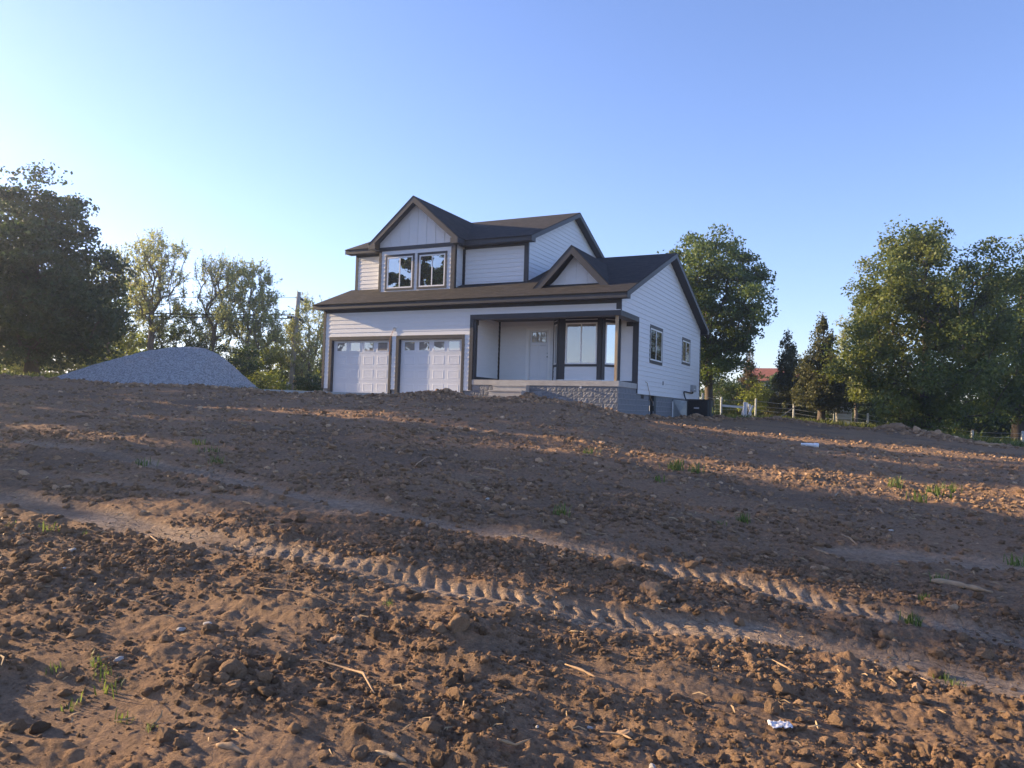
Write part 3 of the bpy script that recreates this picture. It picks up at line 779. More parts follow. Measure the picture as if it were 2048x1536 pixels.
def rake(parent, fr, p0, p1, h=.19, th=.03, drop=.03):
    """fascia board along a slope: p=(a,b,z top)"""
    mb = MB(); (a0, b0, z0), (a1, b1, z1) = p0, p1
    pts = [fr(a0, b0, z0-drop), fr(a1, b1, z1-drop), fr(a1, b1, z1-drop-h), fr(a0, b0, z0-drop-h), fr(a0, b0+th, z0-drop), fr(a1, b1+th, z1-drop), fr(a1, b1+th, z1-drop-h), fr(a0, b0+th, z0-drop-h)]
    mb.hull(pts, [(0, 1, 2, 3), (7, 6, 5, 4), (0, 4, 5, 1), (1, 5, 6, 2), (2, 6, 7, 3), (3, 7, 4, 0)])
    return mb.build('fascia', M['trim'], parent)

lower = empty('lower_roof'); lower.parent = house
UE, UL = .36, -13.33
qa = [(UL, -.44, low_roof(-.44)), (-4.62, -.44, low_roof(-.44)), (-4.62, 2.06, low_roof(2.06)), (UL, 2.06, low_roof(2.06))]
qb = [(-4.62, -.44, low_roof(-.44)), (UE, -.44, low_roof(-.44)), (UE, RV, low_roof(RV)), (-4.62, RV, low_roof(RV))]
zb = lambda v: low_roof(12.0 - v)
qc = [(-4.62, RV, low_roof(RV)), (UE, RV, low_roof(RV)), (UE, 12.44, zb(12.44)), (-4.62, 12.44, zb(12.44))]
n_up = (0, 1, S_L)
roof_plane(lower, qa, (1, 0, 0), n_up); roof_plane(lower, qb, (1, 0, 0), n_up); roof_plane(lower, qc, (1, 0, 0), (0, -1, S_L))
ins = lambda q, a, b: [(min(max(x, a), b), y, z) for x, y, z in q]
deck(lower, 'roof_deck', ins([(x, max(y, -.37), low_roof(max(y, -.37))) for x, y, z in qa], UL+.03, -4.62), .16)
deck(lower, 'roof_deck', [(x, y, z) for x, y, z in ins([(x, max(y, -.37), low_roof(max(y, -.37))) for x, y, z in qb], -4.62, UE-.03)], .16)
deck(lower, 'roof_deck', ins([(x, min(y, 12.37), zb(min(y, 12.37))) for x, y, z in qc], -4.62, UE-.03), .16)
f = MB(FRONT); f.box(UL, UE, .375, .405, low_roof(-.4)-.22, low_roof(-.4)-.035); f.build('fascia', M['trim'], lower)
f = MB(); f.box(UL+.03, UE-.03, -.372, -.0, low_roof(-.4)-.215, low_roof(-.4)-.195); f.build('soffit', M['soffit'], lower)
f = MB(); f.box(-4.6, UE, 12.37, 12.41, zb(12.4)-.22, zb(12.4)-.035); f.build('fascia', M['trim'], lower)
f = MB(); f.box(-13.05, UE-.03, 12.05, 12.37, zb(12.4)-.215, zb(12.4)-.195); f.build('soffit', M['soffit'], lower)
rake(lower, SIDE, (-.405, UE-.03, low_roof(-.405)), (RV, UE-.03, low_roof(RV))); rake(lower, SIDE, (RV, UE-.03, low_roof(RV)), (12.41, UE-.03, zb(12.41)))
pc = MB(SIDE); pc.prism([(-.405, low_roof(-.4)-.035), (-.05, low_roof(-.05)-.15), (-.05, low_roof(-.4)-.222), (-.405, low_roof(-.4)-.222)], UE-.031, UE+.001); pc.build('rake_return', M['trim'], lower)
pc = MB(SIDE); pc.prism([(12.41, zb(12.4)-.035), (12.06, zb(12.06)-.15), (12.06, zb(12.4)-.222), (12.41, zb(12.4)-.222)], UE-.031, UE+.001); pc.build('rake_return', M['trim'], lower)
rake(lower, LS, (-.405, UL*-1-13.05-.0, low_roof(-.405)), (2.06, UL*-1-13.05, low_roof(2.06)))

# --- second storey
S_U = .416
up_roof = lambda v: 5.79 + S_U*(v - 1.6)
UV_R = 6.65
wall2 = MB(FRONT := Frame((0, 2.0), (1, 0), (0, -1))); wall2.box(-13.05, -4.6, -.12, 0, 3.2, 5.66); w2 = wall2.build('upper_front_wall', M['white'], house)
siding(w2, FRONT, 3.92, 5.55, cut(-12.93, -11.2, [])); siding(w2, FRONT, 3.92, 5.55, cut(-7.54, -4.73, []))
t = MB(FRONT); t.box(-13.07, -12.93, .0, .035, 3.9, 5.62); t.build('corner_trim', M['trim'], w2)
t = MB(FRONT); t.box(-4.74, -4.56, .0, .036, 3.9, 5.62); t.build('corner_trim', M['trim'], w2)
t = MB(FRONT); t.box(-7.56, -7.44, .0, .034, 3.9, 5.5); t.build('corner_trim', M['black'], w2)
MB(FRONT).box(-12.93, -11.2, .0, .03, 5.47, 5.62).build('frieze_board', M['trim'], w2); MB(FRONT).box(-7.5, -4.74, .0, .03, 5.47, 5.62).build('frieze_board', M['trim'], w2)
UR = Frame((-4.6, 0), (0, 1), (1, 0))
wu = MB(UR); wu.prism([(2.0, 3.2), (11.3, 3.2), (11.3, up_roof(13.3-11.3)-.2), (UV_R, up_roof(UV_R)-.2), (2.0, up_roof(2.0)-.2)], -.12, 0); w3 = wu.build('upper_gable_wall', M['white'], house)
siding(w3, UR, 3.92, up_roof(UV_R)-.2, cut(2.05, 11.28, []), lo=lambda z: 1.6 + (z + .2 - 5.79)/S_U if z > 5.7 else -1, hi=lambda z: 13.3 - (1.6 + (z + .2 - 5.79)/S_U) if z > 5.7 else 99)
t = MB(UR); t.box(1.98, 2.06, .0, .035, 3.9, 5.75); t.build('corner_trim', M['trim'], w3)
UL_ = Frame((-13.05, 0), (0, 1), (-1, 0))
w = MB(UL_); w.prism([(2.0, 2.9), (11.3, 2.9), (11.3, up_roof(13.3-11.3)-.2), (UV_R, up_roof(UV_R)-.2), (2.0, up_roof(2.0)-.2)], -.12, 0); w.build('upper_side_wall', M['white'], house)
w = MB(); w.box(-13.05, -4.6, 11.18, 11.3, 2.9, 5.9); w.build('upper_back_wall', M['white'], house)
upper = empty('upper_roof'); upper.parent = house
A0, A1 = -13.38, -4.26
ub = lambda v: up_roof(13.3 - v)
qf = [(A0, 1.56, up_roof(1.56)), (A1, 1.56, up_roof(1.56)), (A1, UV_R, up_roof(UV_R)), (A0, UV_R, up_roof(UV_R))]
qk = [(A0, UV_R, up_roof(UV_R)), (A1, UV_R, up_roof(UV_R)), (A1, 11.74, ub(11.74)), (A0, 11.74, ub(11.74))]
roof_plane(upper, qf, (1, 0, 0), (0, 1, S_U)); roof_plane(upper, qk, (1, 0, 0), (0, -1, S_U))
deck(upper, 'roof_deck', [(A0+.03, 1.63, up_roof(1.63)), (A1-.03, 1.63, up_roof(1.63)), (A1-.03, UV_R, up_roof(UV_R)), (A0+.03, UV_R, up_roof(UV_R))], .16)
deck(upper, 'roof_deck', [(A0+.03, UV_R, up_roof(UV_R)), (A1-.03, UV_R, up_roof(UV_R)), (A1-.03, 11.68, ub(11.68)), (A0+.03, 11.68, ub(11.68))], .16)
F2 = Frame((0, 0), (1, 0), (0, -1))
MB().box(A0, -11.4, 1.59, 1.62, up_roof(1.6)-.22, up_roof(1.6)-.035).build('fascia', M['trim'], upper); MB().box(-7.45, A1, 1.59, 1.62, up_roof(1.6)-.22, up_roof(1.6)-.035).build('fascia', M['trim'], upper)
f = MB(); f.box(A0+.03, A1-.03, 1.621, 2.0, up_roof(1.6)-.215, up_roof(1.6)-.195); f.build('soffit', M['soffit'], upper)
f = MB(); f.box(A0, A1, 11.68, 11.71, ub(11.7)-.22, ub(11.7)-.035); f.build('fascia', M['trim'], upper)
f = MB(); f.box(A0+.03, A1-.03, 11.3, 11.68, ub(11.7)-.215, ub(11.7)-.195); f.build('soffit', M['soffit'], upper)
rake(upper, UR, (1.59, A1+4.6-.03, up_roof(1.59)), (UV_R, A1+4.6-.03, up_roof(UV_R))); rake(upper, UR, (UV_R, A1+4.6-.03, up_roof(UV_R)), (11.71, A1+4.6-.03, ub(11.71)))
rake(upper, UL_, (1.59, -A0-13.05-.03, up_roof(1.59)), (UV_R, -A0-13.05-.03, up_roof(UV_R)))
pc = MB(UR); e = A1+4.6; pc.prism([(1.59, up_roof(1.6)-.035), (1.98, up_roof(1.98)-.15), (1.98, up_roof(1.6)-.222), (1.59, up_roof(1.6)-.222)], e-.031, e+.001); pc.build('rake_return', M['trim'], upper)

# --- front dormer
DC, DPK, DS = -9.46, 7.68, .853
dz = lambda u: DPK - DS*abs(u - DC)
dorm = empty('dormer'); dorm.parent = house
DF = Frame((0, 1.37), (1, 0), (0, -1))
D0, D1 = -11.34, -7.58
w = MB(DF); w.prism([(D0, 3.4), (D1, 3.4), (D1, dz(D1)-.2), (DC, DPK-.2), (D0, dz(D0)-.2)], -.12, 0); dw = w.build('dormer_wall', M['white'], dorm)
siding(dw, DF, 3.72, 5.50, cut(D0+.12, D1-.12, [(-10.94, -9.60, 3.84, 5.30), (-9.32, -8.00, 3.84, 5.28)]))
WIN = [(-10.91, -9.62), (-9.29, -8.03)]
for a0, a1 in WIN: window(dw, DF, a0, a1, 3.90, 5.24, (.09, .09, .10, .09), 'glass')
t = MB(DF); t.box(D0-.0, D0+.13, .0, .036, 3.70, 5.52); t.build('corner_trim', M['trim'], dw)
t = MB(DF); t.box(D1-.17, D1, .0, .036, 3.70, 5.60); t.build('corner_trim', M['trim'], dw)
t = MB(DF); t.box(D0+.02, D1-.17, .0, .035, 5.52, 5.68); t.build('band_board', M['trim'], dw)
# board and batten in the gable: one sheet per bay, battens between
bat = [-11.2, -10.75, -10.31, -9.87, -9.43, -9.0, -8.56, -8.12, -7.7]
for b0, b1 in zip(bat[:-1], bat[1:]):
    c = MB(DF); pts = [(b0+.002, 5.68), (b1-.002, 5.68)]
    tops = [(b1-.002, max(5.681, dz(b1)-.36))]
    if b0 < DC < b1: tops.append((DC, DPK-.36))
    tops.append((b0+.002, max(5.681, dz(b0)-.36)))
    c.prism(pts + tops, .002, .012); c.build('panel', M['white'], dw)
for b in bat[1:-1]:
    zt = dz(b)-.37
    if zt > 5.7: MB(DF).box(b-.02, b+.02, .012, .03, 5.68, zt).build('batten', M['white'], dw)
DSR = Frame((D1, 0), (0, 1), (1, 0))
w = MB(DSR); w.box(1.38, 2.3, -.12, 0, 3.4, dz(D1)-.2); ds = w.build('dormer_side_wall', M['white'], dorm); siding(ds, DSR, 3.74, 5.45, cut(1.5, 2.0, []))
t = MB(DSR); t.box(1.335, 1.46, .0, .03, 3.68, 5.6); t.build('corner_trim', M['black'], ds)
w = MB(Frame((D0, 0), (0, 1), (-1, 0))); w.box(1.38, 2.3, -.12, 0, 3.4, dz(D0)-.2); w.build('dormer_side_wall', M['white'], dorm)
E0, E1, VF = DC-2.2, DC+2.2, 1.0
vm = lambda u: 1.6 + (dz(u) - 5.79)/S_U       # where the dormer roof meets the main roof
for s, E in ((-1, E0), (1, E1)):
    q = [(E, VF-.03, dz(E)), (DC, VF-.03, DPK), (DC, vm(DC)+.05, DPK), (E, vm(E)+.05, dz(E))]
    if s > 0: q = q[::-1]
    roof_plane(dorm, q, (0, 1, 0), (-s, 0, DS))
    qd = [(E-s*.03, VF+.0, dz(E-s*.03)), (DC, VF+.0, DPK), (DC, vm(DC)-.1, DPK), (E-s*.03, max(vm(E)-.1, 1.7), dz(E-s*.03))]
    deck(dorm, 'roof_deck', qd, .15)
    rk = MB(); x0, x1 = E, DC
    for_pts = [(x0, VF-.02, dz(x0)-.03), (x1, VF-.02, DPK-.03), (x1, VF-.02, DPK-.29), (x0, VF-.02, dz(x0)-.26)]
    rk.hull(for_pts + [(a, b+.035, c) for a, b, c in for_pts], [(0, 1, 2, 3), (7, 6, 5, 4), (0, 4, 5, 1), (1, 5, 6, 2), (2, 6, 7, 3), (3, 7, 4, 0)])
    rk.build('fascia', M['trim'], dorm)
    bx = MB(); x0, x1 = sorted((E, E-s*.33)); zt = dz(E)-.04
    bx.box(x0+.001, x1, VF-.019, 1.36, dz(E)-.25, dz(E)-.21)
    bx.box(min(E, E-s*.03), max(E, E-s*.03), VF+.016, 1.70, dz(E)-.245, dz(E)-.04)
    bx.prism([(E-s*.001, dz(E)-.06), (E-s*.34, dz(E)-.02), (E-s*.34, dz(E)-.25), (E-s*.001, dz(E)-.25)], VF-.021, VF+.014)
    bx.build('eave_return', M['trim'], dorm)

# --- porch gable
PC, PPK, PS = -2.17, 5.03, 1.02
pz = lambda u: PPK - PS*abs(u - PC)
pg = empty('porch_gable'); pg.parent = house
PF = Frame((0, 1.05), (1, 0), (0, -1))
zb_ = low_roof(1.05) - .02
w = MB(PF); w.prism([(-3.2, zb_-.1), (-1.14, zb_-.1), (PC, PPK-.28)], -.1, 0); pw = w.build('porch_gable_wall', M['white'], pg)
bb = [-3.2, -3.01, -2.57, -2.13, -1.70, -1.2]
for b0, b1 in zip(bb[:-1], bb[1:]):
    pts = [(b0+.002, zb_), (b1-.002, zb_), (b1-.002, max(zb_+.003, pz(b1)-.40))]
    if b0 < PC < b1: pts.append((PC, PPK-.40))
    pts.append((b0+.002, max(zb_+.002, pz(b0)-.40)))
    MB(PF).prism(pts, .002, .012).build('panel', M['white'], pw)
for b in bb[1:-1]:
    if pz(b)-.41 > zb_+.05: MB(PF).box(b-.02, b+.02, .012, .03, zb_, pz(b)-.41).build('batten', M['white'], pw)
PV = .63
pe = lambda u: (pz(u) - 3.07)/S_L - .4      # depth at which the porch roof meets the lower roof
for s in (-1, 1):
    E = PC + s*1.52
    q = [(E, PV-.03, pz(E)), (PC, PV-.03, PPK), (PC, pe(PC)+.05, PPK), (E, max(pe(E), PV)+.05, pz(E))]
    if s > 0: q = q[::-1]
    roof_plane(pg, q, (0, 1, 0), (-s, 0, PS))
    deck(pg, 'roof_deck', [(E, PV, pz(E)), (PC, PV, PPK), (PC, pe(PC)-.15, PPK), (E, max(pe(E), PV)+.02, pz(E))], .12)
    rk = MB(); fp = [(E, PV-.02, pz(E)-.03), (PC, PV-.02, PPK-.03), (PC, PV-.02, PPK-.33), (PC + s*1.20, PV-.02, pz(E)-.03)]
    rk.hull(fp + [(a, b+.035, c) for a, b, c in fp], [(0, 1, 2, 3), (7, 6, 5, 4), (0, 4, 5, 1), (1, 5, 6, 2), (2, 6, 7, 3), (3, 7, 4, 0)])
    rk.build('fascia', M['trim'], pg)

def house_pt(u, v, z):
    c, s = math.cos(YAW), math.sin(YAW)
    return (HO[0] + u*c - v*s, HO[1] + u*s + v*c, HO[2] + z)

# --- packaged heat pump beside the house
ac = empty('heat_pump', house_pt(.64, 7.1, -1.24), YAW, 'black packaged heat pump unit beside the white gable wall', 'heat pump')
m = MB(); m.box(.03, .88, .03, .9, .04, .79); m.build('coil_core', M['black_metal'], ac)
m = MB()
for k in range(22): m.box(.04, .87, .004, .03, .07+k*.032, .07+k*.032+.014)
lv = m.build('louvre_panel', M['black_metal'], ac)
for x, w_, y0 in ((0, .04, 0), (.87, .06, 0)):
    m = MB(); m.box(x, x+w_, y0, .06, .0, .80); m.build('corner_post', M['grey_cabinet'], ac)
m = MB(); m.box(.885, .925, .30, .92, .0, .80); m.build('side_panel', M['grey_cabinet'], ac)
m = MB(); m.box(-.01, .94, -.01, .93, .80, .825); m.build('lid', M['black_metal'], ac)
m = MB(); m.box(.0, .93, .0, .92, -.06, .035); m.build('base_pan', M['black_metal'], ac)
m = MB()
for k, (x, w_) in enumerate(((.30, .022), (.335, .03), (.372, .018), (.398, .03), (.436, .02), (.462, .03), (.5, .018))): m.box(x, x+w_, -.004, .004, .42 + .008*(k % 2), .485)
m.build('nameplate', M['lettering'], lv)
m = MB(); m.box(.925, .93, .62, .74, .26, .52); m.build('sticker', M['yellow'], ac)
du = empty('duct'); du.parent = ac
m = MB(); P = [(-.60, .05, -.1), (-.0, .05, -.1), (-.0, .05, .72), (-.60, .05, .80), (-.60, .75, -.1), (-.0, .75, -.1), (-.0, .75, .72), (-.60, .75, .80), (-.3, .0, .25)]
m.hull(P, [(0, 1, 8), (1, 2, 8), (2, 3, 8), (3, 0, 8), (7, 6, 5, 4), (2, 6, 7, 3), (1, 5, 6, 2), (0, 3, 7, 4), (0, 4, 5, 1)]); m.build('duct_cover', M['galv'], du)
m = MB(); m.box(-.635, -.60, .0, .06, -.1, .72); m.build('duct_flange', M['white_trim'], du)

# driveway slab in front of the garage
dv = MB(); zt = -.648
poly = [(-6.15, .14), (-6.15, -2.9), (-9.3, -3.1), (-10.1, -4.0), (-11.1, -5.4), (-14.5, -5.6), (-14.5, .03), (-13.1, .03), (-13.1, .14)]
n = len(poly); dv.hull([(a, b, zt) for a, b in poly] + [(a, b, zt-.16) for a, b in poly], [tuple(range(n)), tuple(range(2*n-1, n-1, -1))] + [(i, i+n, (i+1) % n + n, (i+1) % n) for i in range(n)])
d = dv.build('driveway', M['concrete']); d.location = HO; d.rotation_euler = (0, 0, YAW); d['kind'] = 'structure'
#--/HOUSE--
#--TREES--
# ------------------------------------------------------------------ trees
def leaf_mesh(name, c, size, rng, up=.35, rnd=None, aspect=.62):
    """one folded leaf blade (a rhomb) per point"""
    n = len(c)
    nrm = rng.normal(size=(n, 3)); nrm[:, 2] += up*2; nrm /= np.linalg.norm(nrm, axis=1)[:, None]
    t = rng.normal(size=(n, 3)); t -= nrm*(t*nrm).sum(1)[:, None]; t /= np.linalg.norm(t, axis=1)[:, None]
    b = np.cross(nrm, t)
    s = (size*rng.uniform(.6, 1.4, n))[:, None]
    v = np.stack([c - t*s*.5, c + b*s*aspect*.5 - t*s*.05, c + t*s*.5, c - b*s*aspect*.5 - t*s*.05], 1).reshape(-1, 3)
    f = np.arange(4*n).reshape(-1, 4)
    r = rng.uniform(0, 1, n) if rnd is None else rnd
    return mesh_np(name, v, f, dict(rnd=np.repeat(r, 4)))

def edge_tubes(name, p0, p1, r0, r1, sides=5):
    d = p1-p0; L = np.linalg.norm(d, axis=1)[:, None]; d = d/np.maximum(L, 1e-6)
    ref = np.where(np.abs(d[:, 2:3]) < .9, np.array([[0, 0, 1.0]]), np.array([[1.0, 0, 0]]))
    x = np.cross(d, ref); x /= np.linalg.norm(x, axis=1)[:, None]; y = np.cross(d, x)
    an = np.arange(sides)*2*np.pi/sides
    ring = x[:, None, :]*np.cos(an)[None, :, None] + y[:, None, :]*np.sin(an)[None, :, None]
    v = np.concatenate([p0[:, None, :] + ring*r0[:, None, None], (p1+d*np.minimum(r1, .05)[:, None])[:, None, :] + ring*r1[:, None, None]], 1).reshape(-1, 3)
    i = (np.arange(len(p0))*2*sides)[:, None]; k = np.arange(sides)[None, :]; k2 = (k+1) % sides
    f = np.stack([i+k, i+k2, i+sides+k2, i+sides+k], -1).reshape(-1, 4)
    return mesh_np(name, v, f, smooth=True)

def skeleton(rng, H, clusters, r_base, trunk_top=.75, lean=(0, 0), low=.12, wig=.05, upk=.35):
    n = 14; nodes = []; par = []
    for k in range(n+1):
        t = k/n; nodes.append((lean[0]*t*t*H + rng.normal()*wig*t*H*.12, lean[1]*t*t*H + rng.normal()*wig*t*H*.12, H*trunk_top*t)); par.append(k-1)
    nodes = [np.array(q) for q in nodes]; tips = []
    order = np.argsort(np.hypot(clusters[:, 0], clusters[:, 1]) + .25*np.abs(clusters[:, 2]-H*.5))
    for ci in order:
        c = clusters[ci]; A = np.array(nodes)
        dv = c - A; hor = np.hypot(dv[:, 0], dv[:, 1])
        cost = np.linalg.norm(dv, axis=1) + 1.6*np.maximum(0, upk*hor - dv[:, 2]) + np.where(A[:, 2] < low*H, 6, 0)
        j = int(np.argmin(cost)); p = A[j]; L = np.linalg.norm(c-p); k = max(2, int(L/(.055*H)))
        prev = j
        for q in range(1, k+1):
            t = q/k; pos = p + (c-p)*t; pos[2] += math.sin(t*math.pi)*L*.10
            if q < k: pos = pos + rng.normal(size=3)*L*wig*.5
            nodes.append(pos); par.append(prev); prev = len(nodes)-1
        tips.append(prev)
    A = np.array(nodes); par = np.array(par); cnt = np.zeros(len(A)); cnt[tips] = 1
    for i in range(len(A)-1, 0, -1): cnt[par[i]] += cnt[i]
    cnt = np.maximum(cnt, .6); rad = r_base*(cnt/cnt[0])**.52
    rad = np.maximum(rad, .008); flare = np.exp(-A[:, 2]/(.05*H)); rad = rad*(1+.35*flare*(np.arange(len(A)) <= n))
    return A, par, rad

def sample_crown(rng, n, H, z0, prof, rx, ry, seed, outer=.42, irr=.28):
    """cluster centres: prof(t) radius profile over t in 0..1 from z0 to H"""
    tt = np.linspace(0, 1, 60); w = np.array([prof(t) for t in tt])**1.6 + .02; w /= w.sum()
    t = rng.choice(tt, n, p=w) + rng.uniform(-.02, .02, n); t = np.clip(t, 0, 1)
    a = rng.uniform(0, 2*np.pi, n); u = rng.uniform(0, 1, n)**outer
    lob = 1 + irr*(perlin(np.cos(a)*1.6+seed*3.1, np.sin(a)*1.6 + t*4.0, seed)*1.3 + .6*perlin(np.cos(a)*3.1-seed, np.sin(a)*3.1 + t*7.0, seed+3))
    pr = np.array([prof(x) for x in t])*u*lob
    return np.stack([np.cos(a)*pr*rx, np.sin(a)*pr*ry, z0 + (H-z0)*t], 1)

def make_tree(name, base, H, half, z0, prof, label, cat='tree', group=None, leaf='leaf_maple', bark='bark', n_cl=150, per=260, spread=.55, size=.16, seed=1,
              trunk_r=.22, trunk_top=.75, lean=(0, 0), outer=.42, flat=.6, twigs=0, irr=.28, up=.35, upk=.35, depth_k=1.0, low=.12, tipup=0.0, wig=.05):
    rng = np.random.default_rng(seed)
    cl = sample_crown(rng, n_cl, H*.97, z0, prof, half, half*depth_k, seed, outer, irr)
    cl[:, 0] += lean[0]*(cl[:, 2]/H)**2*H; cl[:, 1] += lean[1]*(cl[:, 2]/H)**2*H
    A, par, rad = skeleton(rng, H, cl, trunk_r, trunk_top, lean, low=low, upk=upk, wig=wig)
    p0, p1, r0, r1 = A[par[1:]], A[1:], rad[par[1:]], rad[1:]
    r0 = np.minimum(r0, r1*1.9+.004)
    if twigs:
        m = len(cl)*twigs; base_i = np.repeat(np.arange(len(cl)), twigs)
        d = rng.normal(size=(m, 3)); d[:, 2] = np.abs(d[:, 2])*(1+tipup) + .2; d /= np.linalg.norm(d, axis=1)[:, None]
        a = cl[base_i] + rng.normal(size=(m, 3))*.12; e = a + d*(spread*rng.uniform(.5, 1.5, m))[:, None]
        p0, p1 = np.vstack([p0, a]), np.vstack([p1, e]); r0 = np.append(r0, np.full(m, .013)); r1 = np.append(r1, np.full(m, .006))
    t = empty(name, base, 0, label, cat, group)
    link('trunk', edge_tubes('trunk', p0, p1, r0, r1), M[bark], t)
    cnt = np.maximum(3, (per*rng.uniform(.35, 1.5, len(cl))).astype(int)); ii = np.repeat(np.arange(len(cl)), cnt); N = len(ii)
    if twigs:
        # leaves sit along the twigs
        ti = rng.integers(0, m, N); s = rng.uniform(.1, 1.05, N)[:, None]
        c = a[ti] + (e-a)[ti]*s + rng.normal(size=(N, 3))*size*.45
        rr = np.clip(rng.uniform(0, 1, N)*.7 + .3*rng.uniform(0, 1, m)[ti], 0, 1)
    else:
        d = rng.normal(size=(N, 3)); d /= np.linalg.norm(d, axis=1)[:, None]
        off = d*(rng.uniform(0, 1, N)**.45)[:, None]*(spread*rng.uniform(.6, 1.35, len(cl)))[ii][:, None]; off[:, 2] *= flat
        # droop outwards
        off[:, 2] -= .18*np.hypot(off[:, 0], off[:, 1])
        c = cl[ii] + off
        rr = np.clip(rng.uniform(0, 1, N)*.6 + .4*rng.uniform(0, 1, len(cl))[ii], 0, 1)
    link('crown', leaf_mesh('crown', c, size, rng, up, rr), M[leaf], t)
    return t

P_ROUND = lambda t: max(.0, math.sin(math.pi*min(1, (t*.92+.08))**.8))**.75
P_MAPLE = lambda t: (min(1, .7+t*1.5) if t < .2 else max(.0, 1-((t-.2)/.9)**1.5))
P_OVAL = lambda t: max(0, math.sin(math.pi*(t*.9+.06)))**.6
P_VASE = lambda t: (.18+.95*t**.9) if t < .75 else max(0, 1.0-((t-.75)/.27)**2)*.92
P_CONE = lambda t: max(.03, (1-t)**.85)
P_BUSH = lambda t: max(0, 1-(t*.98)**2.4)**.5

def on_ground(px, py, depth):
    p = W(px, py, depth); return (p[0], p[1], ground_z(p[0], p[1]) - .05)

# left maple
make_tree('maple_tree', on_ground(62, 752, 45), 12.4, 5.4, 1.0, P_MAPLE, 'dense dark green maple standing at the end of the gravel pile', leaf='leaf_maple', n_cl=380, per=200, spread=.95, size=.22, seed=3, trunk_r=.34, flat=.6, irr=.2, outer=.55)
# sparse spring trees behind the gravel
make_tree('spring_tree', on_ground(298, 760, 54), 10.6, 2.9, 3.2, P_VASE, 'tall sparse tree with thin pale new leaves above the gravel pile', leaf='leaf_young', bark='bark_grey', n_cl=120, per=150, spread=.8, size=.12, seed=11, trunk_r=.22, twigs=6, upk=1.1, tipup=1, outer=.6, group='sparse spring trees behind the gravel')
make_tree('spring_tree', on_ground(415, 765, 55), 9.6, 2.0, 3.0, P_VASE, 'half-bare leaning tree with fine upright twigs behind the gravel pile', leaf='leaf_young', bark='bark_grey', n_cl=80, per=85, spread=.85, size=.115, seed=12, trunk_r=.18, twigs=7, upk=1.2, tipup=1.2, lean=(.10, 0), group='sparse spring trees behind the gravel')
make_tree('spring_tree', on_ground(492, 770, 52), 8.9, 2.1, 1.2, P_OVAL, 'light green leafy tree between the gravel pile and utility pole', leaf='leaf_young', bark='bark_grey', n_cl=130, per=190, spread=.75, size=.12, seed=13, trunk_r=.17, twigs=6, upk=.8, tipup=1, group='sparse spring trees behind the gravel')
make_tree('spring_tree', on_ground(615, 772, 56), 7.2, 2.2, .6, P_OVAL, 'thin light green tree behind the utility pole beside the garage', leaf='leaf_young', bark='bark_grey', n_cl=120, per=140, spread=.75, size=.115, seed=14, trunk_r=.13, twigs=7, upk=.9, tipup=1.4, group='sparse spring trees behind the gravel')
make_tree('spring_tree', on_ground(212, 760, 58), 8.6, 2.6, .8, P_OVAL, 'yellow-green tree half hidden behind the dark maple', leaf='leaf_light', bark='bark_grey', n_cl=130, per=170, spread=.8, size=.13, seed=15, trunk_r=.15, twigs=5, upk=.7, group='sparse spring trees behind the gravel')
make_tree('spring_tree', on_ground(375, 765, 60), 6.3, 2.9, .6, P_OVAL, 'low tangled green tree just behind the gravel peak', leaf='leaf_back', bark='bark', n_cl=120, per=170, spread=.75, size=.13, seed=16, trunk_r=.15, twigs=5, upk=.7, group='sparse spring trees behind the gravel')
make_tree('spring_tree', on_ground(560, 772, 60), 5.6, 2.6, .4, P_OVAL, 'low yellowish thicket tree left of the utility pole', leaf='leaf_light', bark='bark', n_cl=110, per=170, spread=.7, size=.125, seed=17, trunk_r=.12, twigs=6, upk=.8, group='sparse spring trees behind the gravel')
make_tree('shrub', on_ground(462, 775, 47), 3.4, 2.0, .2, P_BUSH, 'dark green dense shrub at the right foot of the gravel pile', 'shrub', leaf='leaf_bush', n_cl=80, per=90, spread=.5, size=.13, seed=18, trunk_r=.07, trunk_top=.5)
make_tree('shrub', on_ground(527, 777, 49), 2.0, 1.5, .1, P_BUSH, 'yellow-green shrub just left of the utility pole base', 'shrub', leaf='leaf_light', n_cl=50, per=80, spread=.45, size=.13, seed=19, trunk_r=.05, trunk_top=.5)
make_tree('shrub', on_ground(622, 778, 50), 1.75, 1.0, .75, P_BUSH, 'small dark evergreen shrub over the wire fence by the garage', 'shrub', leaf='leaf_bush', n_cl=40, per=90, spread=.32, size=.11, seed=20, trunk_r=.05, trunk_top=.5)
for k, (px, d, h, w) in enumerate(((-20, 62, 4.6, 4.0), (120, 64, 4.2, 4.0), (245, 66, 4.6, 4.0), (650, 66, 4.6, 3.6), (545, 70, 5.0, 4.2))):
    make_tree('hedge_shrub', on_ground(px, 752, d), h, w, .1, P_BUSH, ['wide yellow-green hedge shrub under the maple trunk', 'wide hedge shrub between the maple and the gravel pile', 'wide hedge shrub behind the left slope of the gravel pile', 'wide hedge shrub far behind the garage corner', 'wide hedge shrub far behind the utility pole'][k], 'shrub', leaf='leaf_light', n_cl=80, per=110, spread=.85, size=.25, seed=30+k, trunk_r=.06, trunk_top=.5, group='hedge shrubs along the back of the yard')
